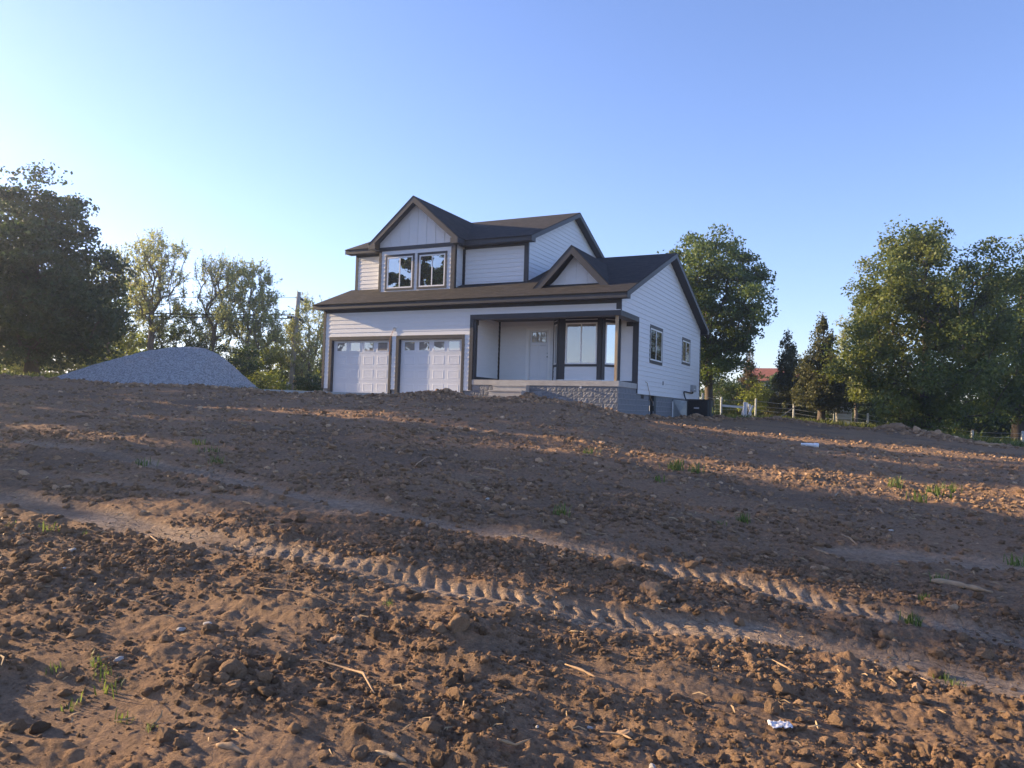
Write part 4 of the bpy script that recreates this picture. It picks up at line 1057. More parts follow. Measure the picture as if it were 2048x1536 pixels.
# right of the house
make_tree('maple_tree', on_ground(1418, 838, 49), 12.2, 3.75, 2.2, P_OVAL, 'tall green maple rising behind the right end of the house', leaf='leaf_back', n_cl=300, per=180, spread=.75, size=.18, seed=41, trunk_r=.26, flat=.6, irr=.5, outer=.5, lean=(-.02, 0))
make_tree('shrub', on_ground(1440, 836, 54), 3.4, 2.4, .1, P_BUSH, 'dark green thicket under the maple behind the heat pump', 'shrub', leaf='leaf_bush', n_cl=80, per=100, spread=.55, size=.15, seed=42, trunk_r=.07, trunk_top=.5)
make_tree('cedar_tree', on_ground(1497, 838, 56), 5.1, 1.25, .4, P_CONE, 'small browned cedar left of the two green cedars', leaf='leaf_cedar_brown', n_cl=170, per=90, spread=.28, size=.12, seed=43, trunk_r=.10, trunk_top=.97, upk=.25, tipup=.5, flat=1.0, irr=.35, outer=.6)
make_tree('cedar_tree', on_ground(1575, 838, 47), 5.9, 1.5, .4, P_CONE, 'pointed olive green cedar behind the leaning white boards', leaf='leaf_cedar', n_cl=260, per=90, spread=.28, size=.12, seed=44, trunk_r=.13, trunk_top=.97, upk=.25, flat=1.2, irr=.25, outer=.6)
make_tree('cedar_tree', on_ground(1643, 845, 42), 6.1, 1.75, 1.0, P_CONE, 'broad olive cedar with a dark forked trunk beside the white shed', leaf='leaf_cedar', n_cl=300, per=90, spread=.30, size=.12, seed=45, trunk_r=.20, trunk_top=.97, upk=.2, flat=1.2, irr=.3, outer=.6, low=.08)
make_tree('shrub', on_ground(1512, 836, 46), 2.9, 1.05, .5, P_ROUND, 'bright yellow-green sapling beside the leaning white boards', 'shrub', leaf='leaf_light', n_cl=60, per=60, spread=.32, size=.11, seed=46, trunk_r=.04, trunk_top=.8)
make_tree('shrub', on_ground(1578, 838, 46), 1.5, .38, .0, P_OVAL, 'vine-covered stump beside the slanting pole', 'shrub', leaf='leaf_bush', n_cl=26, per=60, spread=.2, size=.08, seed=47, trunk_r=.1, trunk_top=.8)
make_tree('sweetgum_tree', on_ground(1850, 872, 36), 10.0, 3.5, .1, P_OVAL, 'big round green tree behind the red dirt mounds', leaf='leaf_gum', n_cl=420, per=190, spread=.68, size=.145, seed=54, trunk_r=.26, flat=.8, irr=.75, outer=.45, low=.06)
make_tree('sweetgum_tree', on_ground(2035, 890, 41), 9.6, 3.4, 1.5, P_OVAL, 'green tree with dark trunk beyond the big round tree', leaf='leaf_back', n_cl=280, per=170, spread=.78, size=.16, seed=52, trunk_r=.27, flat=.7, irr=.28, outer=.45)
make_tree('spring_tree', on_ground(1712, 850, 52), 8.2, 1.6, 1.6, P_OVAL, 'pale thin tree between the cedars and the big round tree', leaf='leaf_young', bark='bark_grey', n_cl=90, per=60, spread=.6, size=.13, seed=53, trunk_r=.12, twigs=5, upk=.7)
for k, (px, py, d, h, w) in enumerate(((1560, 838, 62, 3.6, 3.0), (1700, 850, 58, 4.2, 3.0), (1960, 880, 50, 2.6, 3.0), (2120, 890, 46, 3.4, 3.0), (1800, 858, 54, 4.0, 3.0), (1465, 836, 64, 3.4, 3.0))):
    make_tree('hedge_shrub', on_ground(px, py, d), h, w, .1, P_BUSH, ['dark undergrowth thicket behind the cedars', 'dark undergrowth thicket behind the white shed', 'low dark thicket behind the big round tree', 'dark thicket beyond the end of the wire fence', 'dark thicket hidden behind the big round tree trunk', 'dark thicket far behind the heat pump'][k], 'shrub', leaf='leaf_bush', n_cl=80, per=120, spread=.8, size=.24, seed=60+k, trunk_r=.06, trunk_top=.5, group='undergrowth beyond the fence')
# trees left of the view: their long evening shade lies across the field and they show in the windows
def shade_tree(lab, q, x, H, half, z0, seed, per=150, leaf='leaf_back', n_cl=150, prof=P_OVAL, spread=.7):
    y = (q - x*math.cos(az))/math.sin(az)
    p = (x, y, ground_z(x, y)-.05)
    return make_tree('roadside_tree', p, H, half, z0, prof, lab, group='roadside trees west of the field', leaf=leaf, n_cl=n_cl, per=int(per*.68), spread=spread, size=.32, seed=seed, trunk_r=.3, irr=.2, outer=.6)
shade_tree('tallest leafy roadside tree west of the dirt field', 8.5, -27, 17.0, 3.3, .6, 71, 190)
shade_tree('leafy roadside tree next to the tallest one', 11.2, -31, 18, 2.8, .6, 72, 150)
shade_tree('short bushy roadside tree beside the tallest pair', 14.0, -28, 7.0, 1.6, .3, 76, 150, n_cl=90)
shade_tree('short bushy roadside tree between two lower ones', 20.4, -28, 10.6, 2.0, .3, 77, 130, n_cl=100)
shade_tree('lower leafy roadside tree facing the garage', 17.9, -26, 12.5, 2.9, .6, 73, 150)
shade_tree('lower broad roadside tree facing the driveway', 22.7, -30, 12.0, 3.2, .6, 74, 130)
make_tree('spring_tree', (-36, 2.0, ground_z(-36, 2.0)), 13, 4.0, 3.0, P_VASE, 'bare-branched roadside tree with few leaves west of the field', leaf='leaf_young', bark='bark', n_cl=110, per=10, spread=1.0, size=.14, seed=81, trunk_r=.3, twigs=8, upk=.9)
make_tree('spring_tree', (-30, -8.0, ground_z(-30, -8.0)), 12, 4.0, 3.0, P_VASE, 'bare-branched roadside tree south-west of the field', leaf='leaf_young', bark='bark', n_cl=110, per=10, spread=1.0, size=.14, seed=82, trunk_r=.3, twigs=8, upk=.9)
#--/TREES--
#--YARD--
# ------------------------------------------------------------------ gravel pile
def gravel_pile():
    outline = [(70, 760), (90, 757), (150, 738), (200, 722), (250, 708), (300, 696), (345, 689), (385, 688), (410, 691), (435, 702), (462, 724), (492, 752), (525, 780), (535, 786)]
    D = 30.0
    pts = [W(px, py, D) for px, py in outline]
    xs = np.array([p[0] for p in pts]); zs = np.array([p[2] for p in pts])
    basez = np.interp(xs, [xs[0], xs[-1]], [zs[0]-.05, zs[-1]-.05]); hs = np.maximum(zs - basez, 0)
    nx, ny = 240, 130
    X, Y = np.meshgrid(np.linspace(xs[0]-.3, xs[-1]+.3, nx), np.linspace(-3.4, 3.4, ny))
    wob = .12*perlin(X/1.3, Y/1.3, 91)
    h = np.interp(X + .35*np.abs(Y)*np.sign(xs.mean()-X)*0, xs, hs, 0, 0)
    hm = hs.max(); half = .6 + 2.5*(h/hm)**.75
    t = np.clip(np.abs(Y)/half, 0, 1)
    f = np.clip(1-t, 0, 1); f = np.where(t < .25, 1-t*t*1.6, (1-.1)*(1-t)/.75*1.0)
    Z = h*np.clip(f, 0, 1) + wob*.25*np.clip(h, 0, .4) + .025*perlin(X/.18, Y/.18, 92) + .015*perlin(X/.07, Y/.07, 93)
    bz = np.interp(X, [xs[0], xs[-1]], [zs[0]-.05, zs[-1]-.05]) - .12
    idx = np.arange(nx*ny).reshape(ny, nx)
    fc = np.stack([idx[:-1, :-1], idx[:-1, 1:], idx[1:, 1:], idx[1:, :-1]], -1).reshape(-1, 4)
    cx = xs.mean()
    v = np.stack([(X-cx).ravel(), Y.ravel(), (Z+bz).ravel()], -1)
    o = link('gravel_pile', mesh_np('gravel_pile', v, fc, smooth=True), M['gravel'])
    o.location = (cx, D, 0)
    return tag(o, 'long smooth pile of grey gravel dumped beside the driveway', 'gravel pile')
gravel_pile()

# ------------------------------------------------------------------ utility pole and lines
D = 55.0
pb, pt = W(581, 781, D), W(598, 584, D)
gz = ground_z(pb[0], pb[1])
pole = empty('utility_pole', (pb[0], pb[1], gz-.1), 0, 'weathered wooden utility pole standing beyond the driveway', 'utility pole')
L_ = lambda p: (p[0]-pb[0], p[1]-pb[1], p[2]-(gz-.1))
m = MB(); m.tube([(0, 0, 0), L_((pb+pt)/2), L_(pt)], [.20, .18, .145], 12); m.build('pole', M['weathered'], pole, True)
j1, j2 = W(597, 595, D), W(588, 634, D)
m = MB(); q = L_(W(581, 634, D)); m.box(q[0]-.22, q[0]+.25, q[1]-.1, q[1]+.1, q[2]-.07, q[2]+.07); m.build('bracket', M['black'], pole)
m = MB(); q = L_(j1); m.tube([(q[0]-.2, q[1], q[2]), (q[0]+.2, q[1], q[2])], .05, 8); m.build('insulator', M['box_grey'], pole)
def wire(name, a, b, label, sag=.3, r=.014, box=None):
    a, b = np.array(a), np.array(b); n = 24
    pts = [tuple(a + (b-a)*k/n - np.array([0, 0, sag*4*(k/n)*(1-k/n)]) - a) for k in range(n+1)]
    m = MB(); m.tube(pts, r, 5)
    root = empty(name, tuple(a), 0, label, 'wire', 'overhead lines at the utility pole')
    m.build('cable', M['black'], root)
    if box is not None:
        p = pts[int(box*n)]; p2 = pts[int(box*n)+1]
        mm = MB(); mm.tube([p, p2], .10, 8); mm.build('splice_box', M['black'], root)
    return root
far = 75
wire('overhead_wire', j1, W(-500, 562, 52), 'top overhead wire running from the utility pole behind the maple', .35)
wire('overhead_wire', W(588, 630, D), W(-500, 588, 52), 'upper of the two thick cables running from the pole behind the maple', .35, .042)
wire('overhead_wire', W(588, 637, D), W(-500, 590, 52), 'lower of the two thick cables running from the pole behind the maple', .35, .042)
wire('overhead_wire', W(589, 622, D), W(-500, 585, 52), 'thin middle wire running from the pole behind the maple', .35, .010)
wire('overhead_wire', j1, W(760, 680, 70), 'top wire dropping from the utility pole behind the house', .1, .02, .04)
wire('overhead_wire', W(590, 632, D), W(760, 745, 70), 'upper cable dropping from the utility pole behind the house', .1, .025, .05)
wire('overhead_wire', W(590, 638, D), W(760, 765, 70), 'lower cable dropping from the utility pole behind the house', .1, .025)

def post(px, top, bot, depth, w=.1, dp=.1, cap=False):
    a, b = W(px, bot, depth), W(px + (bot-top)*.03, top, depth)
    return a, b
# things around the pole base
a, b = post(574, 765, 781, 53)
m = MB(); h = b[2]-a[2]; m.tube([(0, 0, -.3), (0, 0, h*.94), (0, 0, h)], [.14, .14, .10], 12)
o = m.build('bollard', M['concrete']); o.location = tuple(a); tag(o, 'short grey concrete bollard beside the utility pole', 'bollard')
a = W(589, 781, 52); zt, zb2 = W(589, 760, 52)[2], W(589, 768, 52)[2]
sg = empty('sign', (a[0], a[1], a[2]), 0, 'small tan board sign on stakes beside the utility pole', 'sign')
m = MB(); m.box(-.12, .12, -.012, .012, zb2-a[2], zt-a[2]); m.build('board', M['tan_sign'], sg)
for k in (0, 1):
    m = MB(); m.box(-.14, .14, -.016, -.0125, zb2-a[2]+.06+.09*k, zb2-a[2]+.075+.09*k); m.build('lettering', M['brick_red'], sg)
for x in (-.08, .08):
    m = MB(); m.box(x-.02, x+.02, .013, .04, -.3, zt-a[2]-.03); m.build('stake', M['wood'], sg)
def fence(name, posts, label, wires, mat, wpost=.05):
    """posts: list of (px, top row, bottom row, depth)"""
    P = [(W(px, bo, d), W(px+(bo-to)*.03, to, d)) for px, to, bo, d in posts]
    root = empty(name, tuple(P[0][0]), 0, label, 'fence')
    o0 = P[0][0]
    for a, b in P:
        m = MB(); g = min(a[2], ground_z(a[0], a[1])) - .25
        m.tube([tuple(np.array([a[0], a[1], g])-o0), tuple(b-o0-np.array([0, 0, .05])), tuple(b-o0)], [wpost*1.05, wpost, wpost*.75], 8)
        m.build('post', M[mat], root)
    for fz in wires:
        for (a, b), (c, d) in zip(P[:-1], P[1:]):
            p, q = a+(b-a)*fz - o0, c+(d-c)*fz - o0
            m = MB(); m.tube([tuple(p), tuple((p+q)/2 - np.array([0, 0, .02])), tuple(q)], .008, 4); m.build('wire', M['galv'], root)
    return root, P
fence('wire_fence', [(585, 768, 781, 50), (624, 759, 783, 50), (700, 762, 786, 50)], 'low wire fence with thin grey posts between the pole and garage', (.35, .65, .9), 'weathered', .045)
fr_, P_ = fence('wire_fence', [(1404, 786, 830, 44), (1442, 794, 829, 45), (1511, 797, 830, 45), (1587, 805, 835, 44), (1668, 814, 849, 42), (1735, 826, 856, 40), (1944, 860, 886, 37), (2044, 862, 893, 36)],
      'wire fence with weathered white posts along the back of the dirt lot', (.3, .55, .85), 'post_grey', .06)
o0 = P_[0][0]
m = MB(); a, b = W(1445, 811, 45)-o0, W(1487, 815, 44.6)-o0
m.hull([tuple(a+np.array([0, 0, s])) for s in (-.06, .06)] + [tuple(b+np.array([0, 0, s])) for s in (-.06, .06)] + [tuple(a+np.array([0, .04, s])) for s in (-.06, .06)] + [tuple(b+np.array([0, .04, s])) for s in (-.06, .06)],
       [(0, 2, 3, 1), (4, 5, 7, 6), (0, 1, 5, 4), (2, 6, 7, 3), (1, 3, 7, 5), (0, 4, 6, 2)])
m.build('rail', M['white_wood'], fr_)
# white boards leaning together
def board(p, q, w, label, d, mat='white_wood', name='white_board', cat='board', t=.03):
    a, b = W(*p, d), W(*q, d-.25)
    u = (b-a)/np.linalg.norm(b-a); s = np.array([u[2], 0, -u[0]]); s /= np.linalg.norm(s); n = np.array([0, 1.0, 0])
    pts = [a - s*w/2, a + s*w/2, b + s*w/2, b - s*w/2]; pts = [x-b for x in pts] + [x-b+n*t for x in pts]
    m = MB(); m.hull([tuple(x) for x in pts], [(0, 1, 2, 3), (7, 6, 5, 4), (0, 4, 5, 1), (1, 5, 6, 2), (2, 6, 7, 3), (3, 7, 4, 0)])
    o = m.build(name, M[mat]); o.location = tuple(b); return tag(o, label, cat, 'white boards leaning by the fence' if mat == 'white_wood' else None)
board((1491, 804), (1484, 835), .13, 'white board leaning left, crossing behind an upright one', 43.3)
board((1489.5, 805), (1490, 836), .14, 'upright white board of the leaning pair by the fence', 43.0)
board((1494.5, 805), (1491, 835), .11, 'white board half hidden behind the upright one', 43.5)
board((1499, 808), (1501.5, 835), .12, 'upright white board crossed low by a slanting one', 43.4)
board((1506, 811), (1494.5, 836), .10, 'white board slanting steeply across another beside the sapling', 43.0)
board((1600, 807), (1561, 834), .05, 'thin grey pole slanting up against the fence', 43.0, 'weathered', 'slanting_pole', 'pole')
# white lap-sided shed beside the cedar
a = W(1688, 853, 43); hh = W(1688, 811, 43)[2]-a[2]
sh = empty('shed', tuple(a), math.radians(-14), 'small weathered white lap-sided shed beside the cedar trunk', 'shed')
m = MB(); m.box(-.36, .34, .02, 1.2, -.3, hh); m.build('wall', M['weathered'], sh)
for k in range(int(hh/.09)+1):
    m = MB(); z = -.1 + k*.1; m.hull([(-.36, -.012, z), (.34, -.012, z), (.34, .018, z), (-.36, .018, z), (-.36, .008, z+.098), (.34, .008, z+.098), (.34, .018, z+.098), (-.36, .018, z+.098)],
        [(0, 3, 2, 1), (4, 5, 6, 7), (0, 1, 5, 4), (1, 2, 6, 5), (2, 3, 7, 6), (3, 0, 4, 7)])
    m.build('siding_board', M['white_wood'] if k % 4 else M['weathered'], sh)
m = MB(); m.box(.34, .40, -.02, 1.2, -.3, hh); m.build('corner_board', M['white_wood'], sh)
m = MB(); m.prism([(-.45, hh), (.48, hh), (.48, hh+.05), (.0, hh+.22), (-.45, hh+.05)], -.06, 1.28); m.build('roof', M['weathered'], sh)
# far house behind the cedars
a = W(1560, 836, 68)
fh = empty('far_house', (a[0], a[1], ground_z(a[0], a[1])-.3), math.radians(-20), 'distant house with red roof glimpsed between the cedars', 'house')
z1, z2 = W(1560, 762, 68)[2]-(ground_z(a[0], a[1])-.3), W(1560, 733, 68)[2]-(ground_z(a[0], a[1])-.3)
m = MB(); m.box(-2.6, 2.6, 0, 5, 0, z1); m.build('wall', M['far_wall'], fh)
m = MB(Frame((0, 0), (0, 1), (1, 0))); m.prism([(-.4, z1), (5.4, z1), (2.5, z2)], -2.9, 2.9); m.build('roof', M['brick_red'], fh)
for x in (-1.5, .3):
    m = MB(); m.box(x, x+.8, -.03, .02, z1-1.5, z1-.4); w_ = m.build('window', M['white_trim'], fh)
    m = MB(); m.box(x+.07, x+.73, -.045, -.031, z1-1.43, z1-.47); m.build('pane', M['glass_side'], w_)
# bent bleached root at the end of the mounds
pts = [W(1950, 886, 29.2), W(1965, 888, 29), W(1982, 890, 29), W(1994, 888, 29), W(2003, 892, 28.9), W(2012, 899, 28.8)]
o0 = pts[0]; m = MB(); m.tube([tuple(p-o0) for p in pts], [.075, .07, .055, .045, .04, .02], 8)
o = m.build('root_log', M['root'], None, True); o.location = tuple(o0); tag(o, 'bent pale root log lying at the end of the dirt mounds', 'log')
# white pipe
a, b = G(1602, 893), G(1637, 897)
a[2] += .06; b[2] += .075
m = MB(); m.tube([(0, 0, 0), tuple((b-a)*.42), tuple((b-a)*.43), tuple((b-a)*.72), tuple((b-a)*.73), tuple(b-a)], [.035, .045, .045, .05, .062, .064], 12)
o = m.build('pipe', M['pvc'], None, True); o.location = tuple(a); tag(o, 'white plastic pipe offcut lying on the dirt', 'pipe')

# grass along the edges of the lot
def grass_patch(n, seed, pick, name, hmin, hmax, mat):
    r = np.random.default_rng(seed); P = pick(r, n)
    z = base_h(P[:, 0], P[:, 1]); h = r.uniform(hmin, hmax, len(P)); a = r.uniform(0, 2*np.pi, len(P)); w = h*.05+.008
    d = np.stack([np.cos(a), np.sin(a), 0*a], 1); bend = np.stack([r.normal(size=len(P)), r.normal(size=len(P)), 0*a], 1)*(h*.35)[:, None]
    b = np.stack([P[:, 0], P[:, 1], z-.03], 1); up = np.array([0, 0, 1.0])
    v = np.stack([b-d*w[:, None], b+d*w[:, None], b+bend*.45+up*(h*.6)[:, None]+d*w[:, None]*.6, b+bend+up*h[:, None]], 1).reshape(-1, 3)
    f = np.arange(len(v)).reshape(-1, 4)
    o = link(name, mesh_np(name, v, f, dict(rnd=np.repeat(r.uniform(0, 1, len(P)), 4))), M[mat]); return o
def pick_edge(t0, t1, d0, d1):
    def f(r, n):
        th = np.radians(r.uniform(t0, t1, n)); rc = np.interp(th, _t, _rct); rad = rc + d0 + (d1-d0)*r.uniform(0, 1, n)**1.6
        return np.stack([np.sin(th)*rad, np.cos(th)*rad], 1)
    return f
o = grass_patch(9000, 5, pick_edge(13, 40, 1.5, 16), 'long_grass', .08, .38, 'grass'); tag(o, 'rough green grass growing along the back fence', 'grass', kind='stuff')
o = grass_patch(6000, 6, pick_edge(-40, -14.5, 2.5, 22), 'meadow_grass', .08, .30, 'grass'); tag(o, 'yellow-green meadow grass under the maple', 'grass', kind='stuff')
#--/YARD--
#--FIELD--
# ------------------------------------------------------------------ loose soil on the field
def clod_group():
    ng = bpy.data.node_groups.new('clods', 'GeometryNodeTree')
    ng.interface.new_socket('Geometry', in_out='INPUT', socket_type='NodeSocketGeometry')
    ng.interface.new_socket('Geometry', in_out='OUTPUT', socket_type='NodeSocketGeometry')
    N, L = ng.nodes.new, ng.links.new
    gi, go = N('NodeGroupInput'), N('NodeGroupOutput'); jn = N('GeometryNodeJoinGeometry')
    for k in range(7):
        ico = N('GeometryNodeMeshIcoSphere'); ico.inputs['Radius'].default_value = 1; ico.inputs['Subdivisions'].default_value = 3
        pos = N('GeometryNodeInputPosition'); off = N('ShaderNodeVectorMath'); off.operation = 'ADD'; off.inputs[1].default_value = (7.3*k, -3.1*k, 11.7*k)
        L(pos.outputs[0], off.inputs[0])
        acc = None
        for s, amp in ((.75, 1.5), (2.2, .55), (5.0, .22)):
            nz = N('ShaderNodeTexNoise'); nz.inputs['Scale'].default_value = s; nz.inputs['Detail'].default_value = 1; L(off.outputs[0], nz.inputs['Vector'])
            sb = N('ShaderNodeVectorMath'); sb.operation = 'SUBTRACT'; sb.inputs[1].default_value = (.5, .5, .5); L(nz.outputs['Color'], sb.inputs[0])
            sc_ = N('ShaderNodeVectorMath'); sc_.operation = 'SCALE'; sc_.inputs['Scale'].default_value = amp; L(sb.outputs[0], sc_.inputs[0])
            if acc is None: acc = sc_
            else:
                ad = N('ShaderNodeVectorMath'); ad.operation = 'ADD'; L(acc.outputs[0], ad.inputs[0]); L(sc_.outputs[0], ad.inputs[1]); acc = ad
        sp = N('GeometryNodeSetPosition'); L(ico.outputs[0], sp.inputs[0]); L(acc.outputs[0], sp.inputs['Offset'])
        tr = N('GeometryNodeTransform'); tr.inputs['Scale'].default_value = (1.0, .85, .70); L(sp.outputs[0], tr.inputs[0])
        g2 = N('GeometryNodeGeometryToInstance'); L(tr.outputs[0], g2.inputs[0]); L(g2.outputs[0], jn.inputs[0])
    iop = N('GeometryNodeInstanceOnPoints'); iop.inputs['Pick Instance'].default_value = True
    def na(n, t):
        a = N('GeometryNodeInputNamedAttribute'); a.data_type = t; a.inputs[0].default_value = n; return a
    sc_, ro, ix = na('scl', 'FLOAT_VECTOR'), na('rot', 'FLOAT_VECTOR'), na('idx', 'INT')
    L(gi.outputs[0], iop.inputs['Points']); L(jn.outputs[0], iop.inputs['Instance'])
    L(ix.outputs[0], iop.inputs['Instance Index']); L(ro.outputs[0], iop.inputs['Rotation']); L(sc_.outputs[0], iop.inputs['Scale'])
    sm = N('GeometryNodeSetMaterial'); sm.inputs['Material'].default_value = M['clod']; L(iop.outputs[0], sm.inputs[0]); L(sm.outputs[0], go.inputs[0])
    return ng
def clods():
    r = np.random.default_rng(77)
    def sector(n, r0, r1, pw=1.0):
        th = np.radians(r.uniform(-46, 46, n)); rad = np.sqrt(r0**2 + (r1**2-r0**2)*r.uniform(0, 1, n)**pw); return np.sin(th)*rad, np.cos(th)*rad
    parts = []
    for n, r0, r1, s0, s1, pw, ex in ((45000, 1.7, 4.6, .0025, .009, 1, 1.0), (60000, 1.8, 7.5, .005, .020, .9, 1.0), (8000, 2.0, 10, .014, .042, 1, 1.4), (30000, 6, 16, .009, .040, .9, 1.2), (20000, 14, 29, .016, .065, 1, 1.3), (260, 2.2, 14, .045, .075, 1, 1.0)):
        x, y = sector(n, r0, r1, pw)
        dz, fall, pale, smooth = detail(x, y)
        pt = np.clip(.5 + .9*perlin(x/1.1, y/1.1, 141) + .6*perlin(x/.35, y/.35, 143), .04, 1)
        keep = r.uniform(0, 1, n) < pt*(1-.93*smooth)
        x, y = x[keep], y[keep]; z = base_h(x, y) + (dz*fall)[keep]
        s = s0 + (s1-s0)*r.uniform(0, 1, len(x))**(2.6/ex*1.4)
        parts.append(np.stack([x, y, z + s*.15, s], 1))
    # ragged clods along the crest
    n = 5200; th = np.radians(r.uniform(-38, 38, n)); rad = np.interp(th, _t, _rct) + r.normal(size=n)*.7 - .1
    x, y = np.sin(th)*rad, np.cos(th)*rad; dz, fall, _, _ = detail(x, y); s = .018 + .075*r.uniform(0, 1, n)**3
    parts.append(np.stack([x, y, base_h(x, y) + dz*fall + s*.2, s], 1))
    for mx, my, mr, mh in MOUNDS:
        n = int(260*mr); a_ = r.uniform(0, 6.28, n); q = np.abs(r.normal(size=n))*mr*.8; x, y = mx+np.cos(a_)*q, my+np.sin(a_)*q
        dz, fall, _, _ = detail(x, y); s = (.012 + .085*r.uniform(0, 1, n)**2.2)*(1 if my > 12 else .35)
        parts.append(np.stack([x, y, base_h(x, y) + dz*fall + s*.25, s], 1))
    A = np.vstack(parts)
    rc = np.interp(np.arctan2(A[:, 0], A[:, 1]), _t, _rct); A = A[np.hypot(A[:, 0], A[:, 1]) < rc + 1.0]
    n = len(A)
    me = bpy.data.meshes.new('soil_clods'); me.vertices.add(n); me.vertices.foreach_set('co', A[:, :3].astype(np.float32).ravel())
    sc3 = A[:, 3:4]*r.uniform(.75, 1.3, (n, 3)); rot = np.stack([r.uniform(-.5, .5, n), r.uniform(-.5, .5, n), r.uniform(0, 6.28, n)], 1)
    a = me.attributes.new('scl', 'FLOAT_VECTOR', 'POINT'); a.data.foreach_set('vector', sc3.astype(np.float32).ravel())
    a = me.attributes.new('rot', 'FLOAT_VECTOR', 'POINT'); a.data.foreach_set('vector', rot.astype(np.float32).ravel())
    a = me.attributes.new('idx', 'INT', 'POINT'); a.data.foreach_set('value', r.integers(0, 7, n).astype(np.int32))
    o = link('soil_clods', me, M['clod']); md = o.modifiers.new('clods', 'NODES'); md.node_group = clod_group()
    tag(o, 'small loose clods of brown soil strewn over the field', 'soil', kind='stuff')
clods()

# the largest lumps, one by one
import bmesh
def lump_mesh(seed, sub=4):
    bm = bmesh.new(); bmesh.ops.create_icosphere(bm, subdivisions=sub, radius=1)
    r = np.random.default_rng(seed); co = np.array([v.co[:] for v in bm.verts])
    planes = r.normal(size=(9, 3)); planes /= np.linalg.norm(planes, axis=1)[:, None]; dd = r.uniform(.55, .95, 9)
    k = np.ones(len(co))
    for p, d in zip(planes, dd):
        t = co@p; k = np.minimum(k, np.where(t > 1e-3, d/np.maximum(t, 1e-3), 9))
    k = np.minimum(k, 1.05)
    nz = sum(a*perlin(co[:, 0]*f+seed, co[:, 1]*f+co[:, 2]*f*.83, seed+int(f)) for f, a in ((1.3, .12), (3.1, .09), (6.3, .055), (12, .03)))
    co = co*(k+nz)[:, None]*np.array([1, .85, .68])
    for v, c in zip(bm.verts, co): v.co = c
    me = bpy.data.meshes.new('dirt_clod'); bm.to_mesh(me); bm.free(); me.materials.append(M['clod'])
    me.polygons.foreach_set('use_smooth', [True]*len(me.polygons)); return me
LM = [lump_mesh(i+1) for i in range(6)]
rl = np.random.default_rng(9)
LUMPS = [(415, 1345, 34), (468, 1358, 28), (530, 1402, 22), (205, 1192, 17), (242, 1212, 20), (785, 1427, 22), (858, 1470, 30), (938, 1515, 24), (716, 1470, 18), (722, 1500, 20), (48, 1116, 22), (918, 1262, 28), (880, 1268, 18),
         (1922, 1284, 16), (1772, 1276, 20), (1872, 1342, 18), (1838, 1402, 22), (1080, 966, 8), (973, 993, 8), (1055, 1018, 8), (605, 958, 10), (1300, 1015, 9), (275, 769, 10), (150, 1180, 16), (330, 1300, 15), (590, 1460, 18), (1240, 1480, 20), (1330, 1508, 22), (1110, 1455, 16), (1480, 1400, 16), (1650, 1490, 18), (985, 1455, 14), (640, 1420, 16), (90, 1160, 16), (300, 1155, 13)]
for k, (px, py, rp) in enumerate(LUMPS):
    g = G(px, py); s = rp*g[1]/FPX*.95
    o = link('dirt_clod', LM[k % 6]); o.location = (g[0], g[1], float(surf(g[0], g[1])) + s*.22); o.scale = (s, s*rl.uniform(.8, 1.2), s*rl.uniform(.75, 1.1)); o.rotation_euler = (rl.uniform(-.3, .3), rl.uniform(-.3, .3), rl.uniform(0, 6.28))
    tag(o, 'large rough lump of brown soil sitting on the churned field', 'dirt clod', 'large soil lumps on the field')

# rubble of the pushed-up mounds along the crest
for k, (px, py, d, s) in enumerate([(893, 784, 25.3, .22), (905, 786, 25.2, .18), (878, 787, 25.2, .2), (930, 788, 25.1, .16), (1062, 794, 25.2, .2), (1046, 795, 25.1, .16), (1090, 797, 25.1, .15), (640, 786, 25.7, .17), (1396, 838, 31.6, .3), (1380, 838, 31.8, .2), (1440, 838, 33.2, .34), (1425, 838, 33, .22), (1312, 837, 28.5, .16),
        (1788, 862, 31.4, .38), (1800, 866, 31.2, .30), (1772, 866, 31.5, .28), (1832, 872, 31, .34), (1848, 874, 30.8, .26), (1872, 878, 30.5, .3), (1893, 881, 30.3, .24), (1912, 884, 30.2, .22), (1815, 872, 30.6, .26), (1555, 840, 36, .3), (275, 769, 26.6, .22), (760, 787, 25.6, .14), (560, 785, 25.8, .13), (1150, 803, 25.2, .16), (1250, 832, 26.3, .14)]):
    p = W(px, py, d); s *= .62; o = link('dirt_lump', LM[(k*5+1) % 6]); o.location = (p[0], p[1], ground_z(p[0], p[1]) + s*.12); o.scale = (s*rl.uniform(.9, 1.5), s, s*rl.uniform(.8, 1.3)); o.rotation_euler = (rl.uniform(-.3, .3), rl.uniform(-.3, .3), rl.uniform(0, 6.28))
    tag(o, 'rough heap of reddish soil on the crest of the dirt field', 'dirt heap', 'soil heaps along the crest')

# sticks and roots
def stick(px_pts, rads, label, mat='stick', lift=.02, name='stick', kink=.3):
    P = [G(*p) for p in px_pts]; P = [np.array([p[0], p[1], float(surf(p[0], p[1])) + lift]) for p in P]
    o0 = P[0]; Q = []
    rr = []
    for i, (a, b) in enumerate(zip(P[:-1], P[1:])):
        for k in range(4):
            t = k/4; Q.append(a+(b-a)*t + rl.normal(size=3)*np.linalg.norm(b-a)*.02*kink*np.array([1, 1, .6])); rr.append(rads[i]+(rads[i+1]-rads[i])*t)
    Q.append(P[-1]); rr.append(rads[-1])
    n_ = len(rr); rr = [.75*r_*(1-.65*max(0, abs(2*i/(n_-1)-1)-.55)/.45)*(1+.18*rl.normal()) for i, r_ in enumerate(rr)]
    m = MB(); m.tube([tuple(q-o0) for q in Q], rr, 7)
    o = m.build(name, M[mat], None, True); o.location = tuple(o0)
    return tag(o, label, 'stick', 'sticks and roots lying on the field')
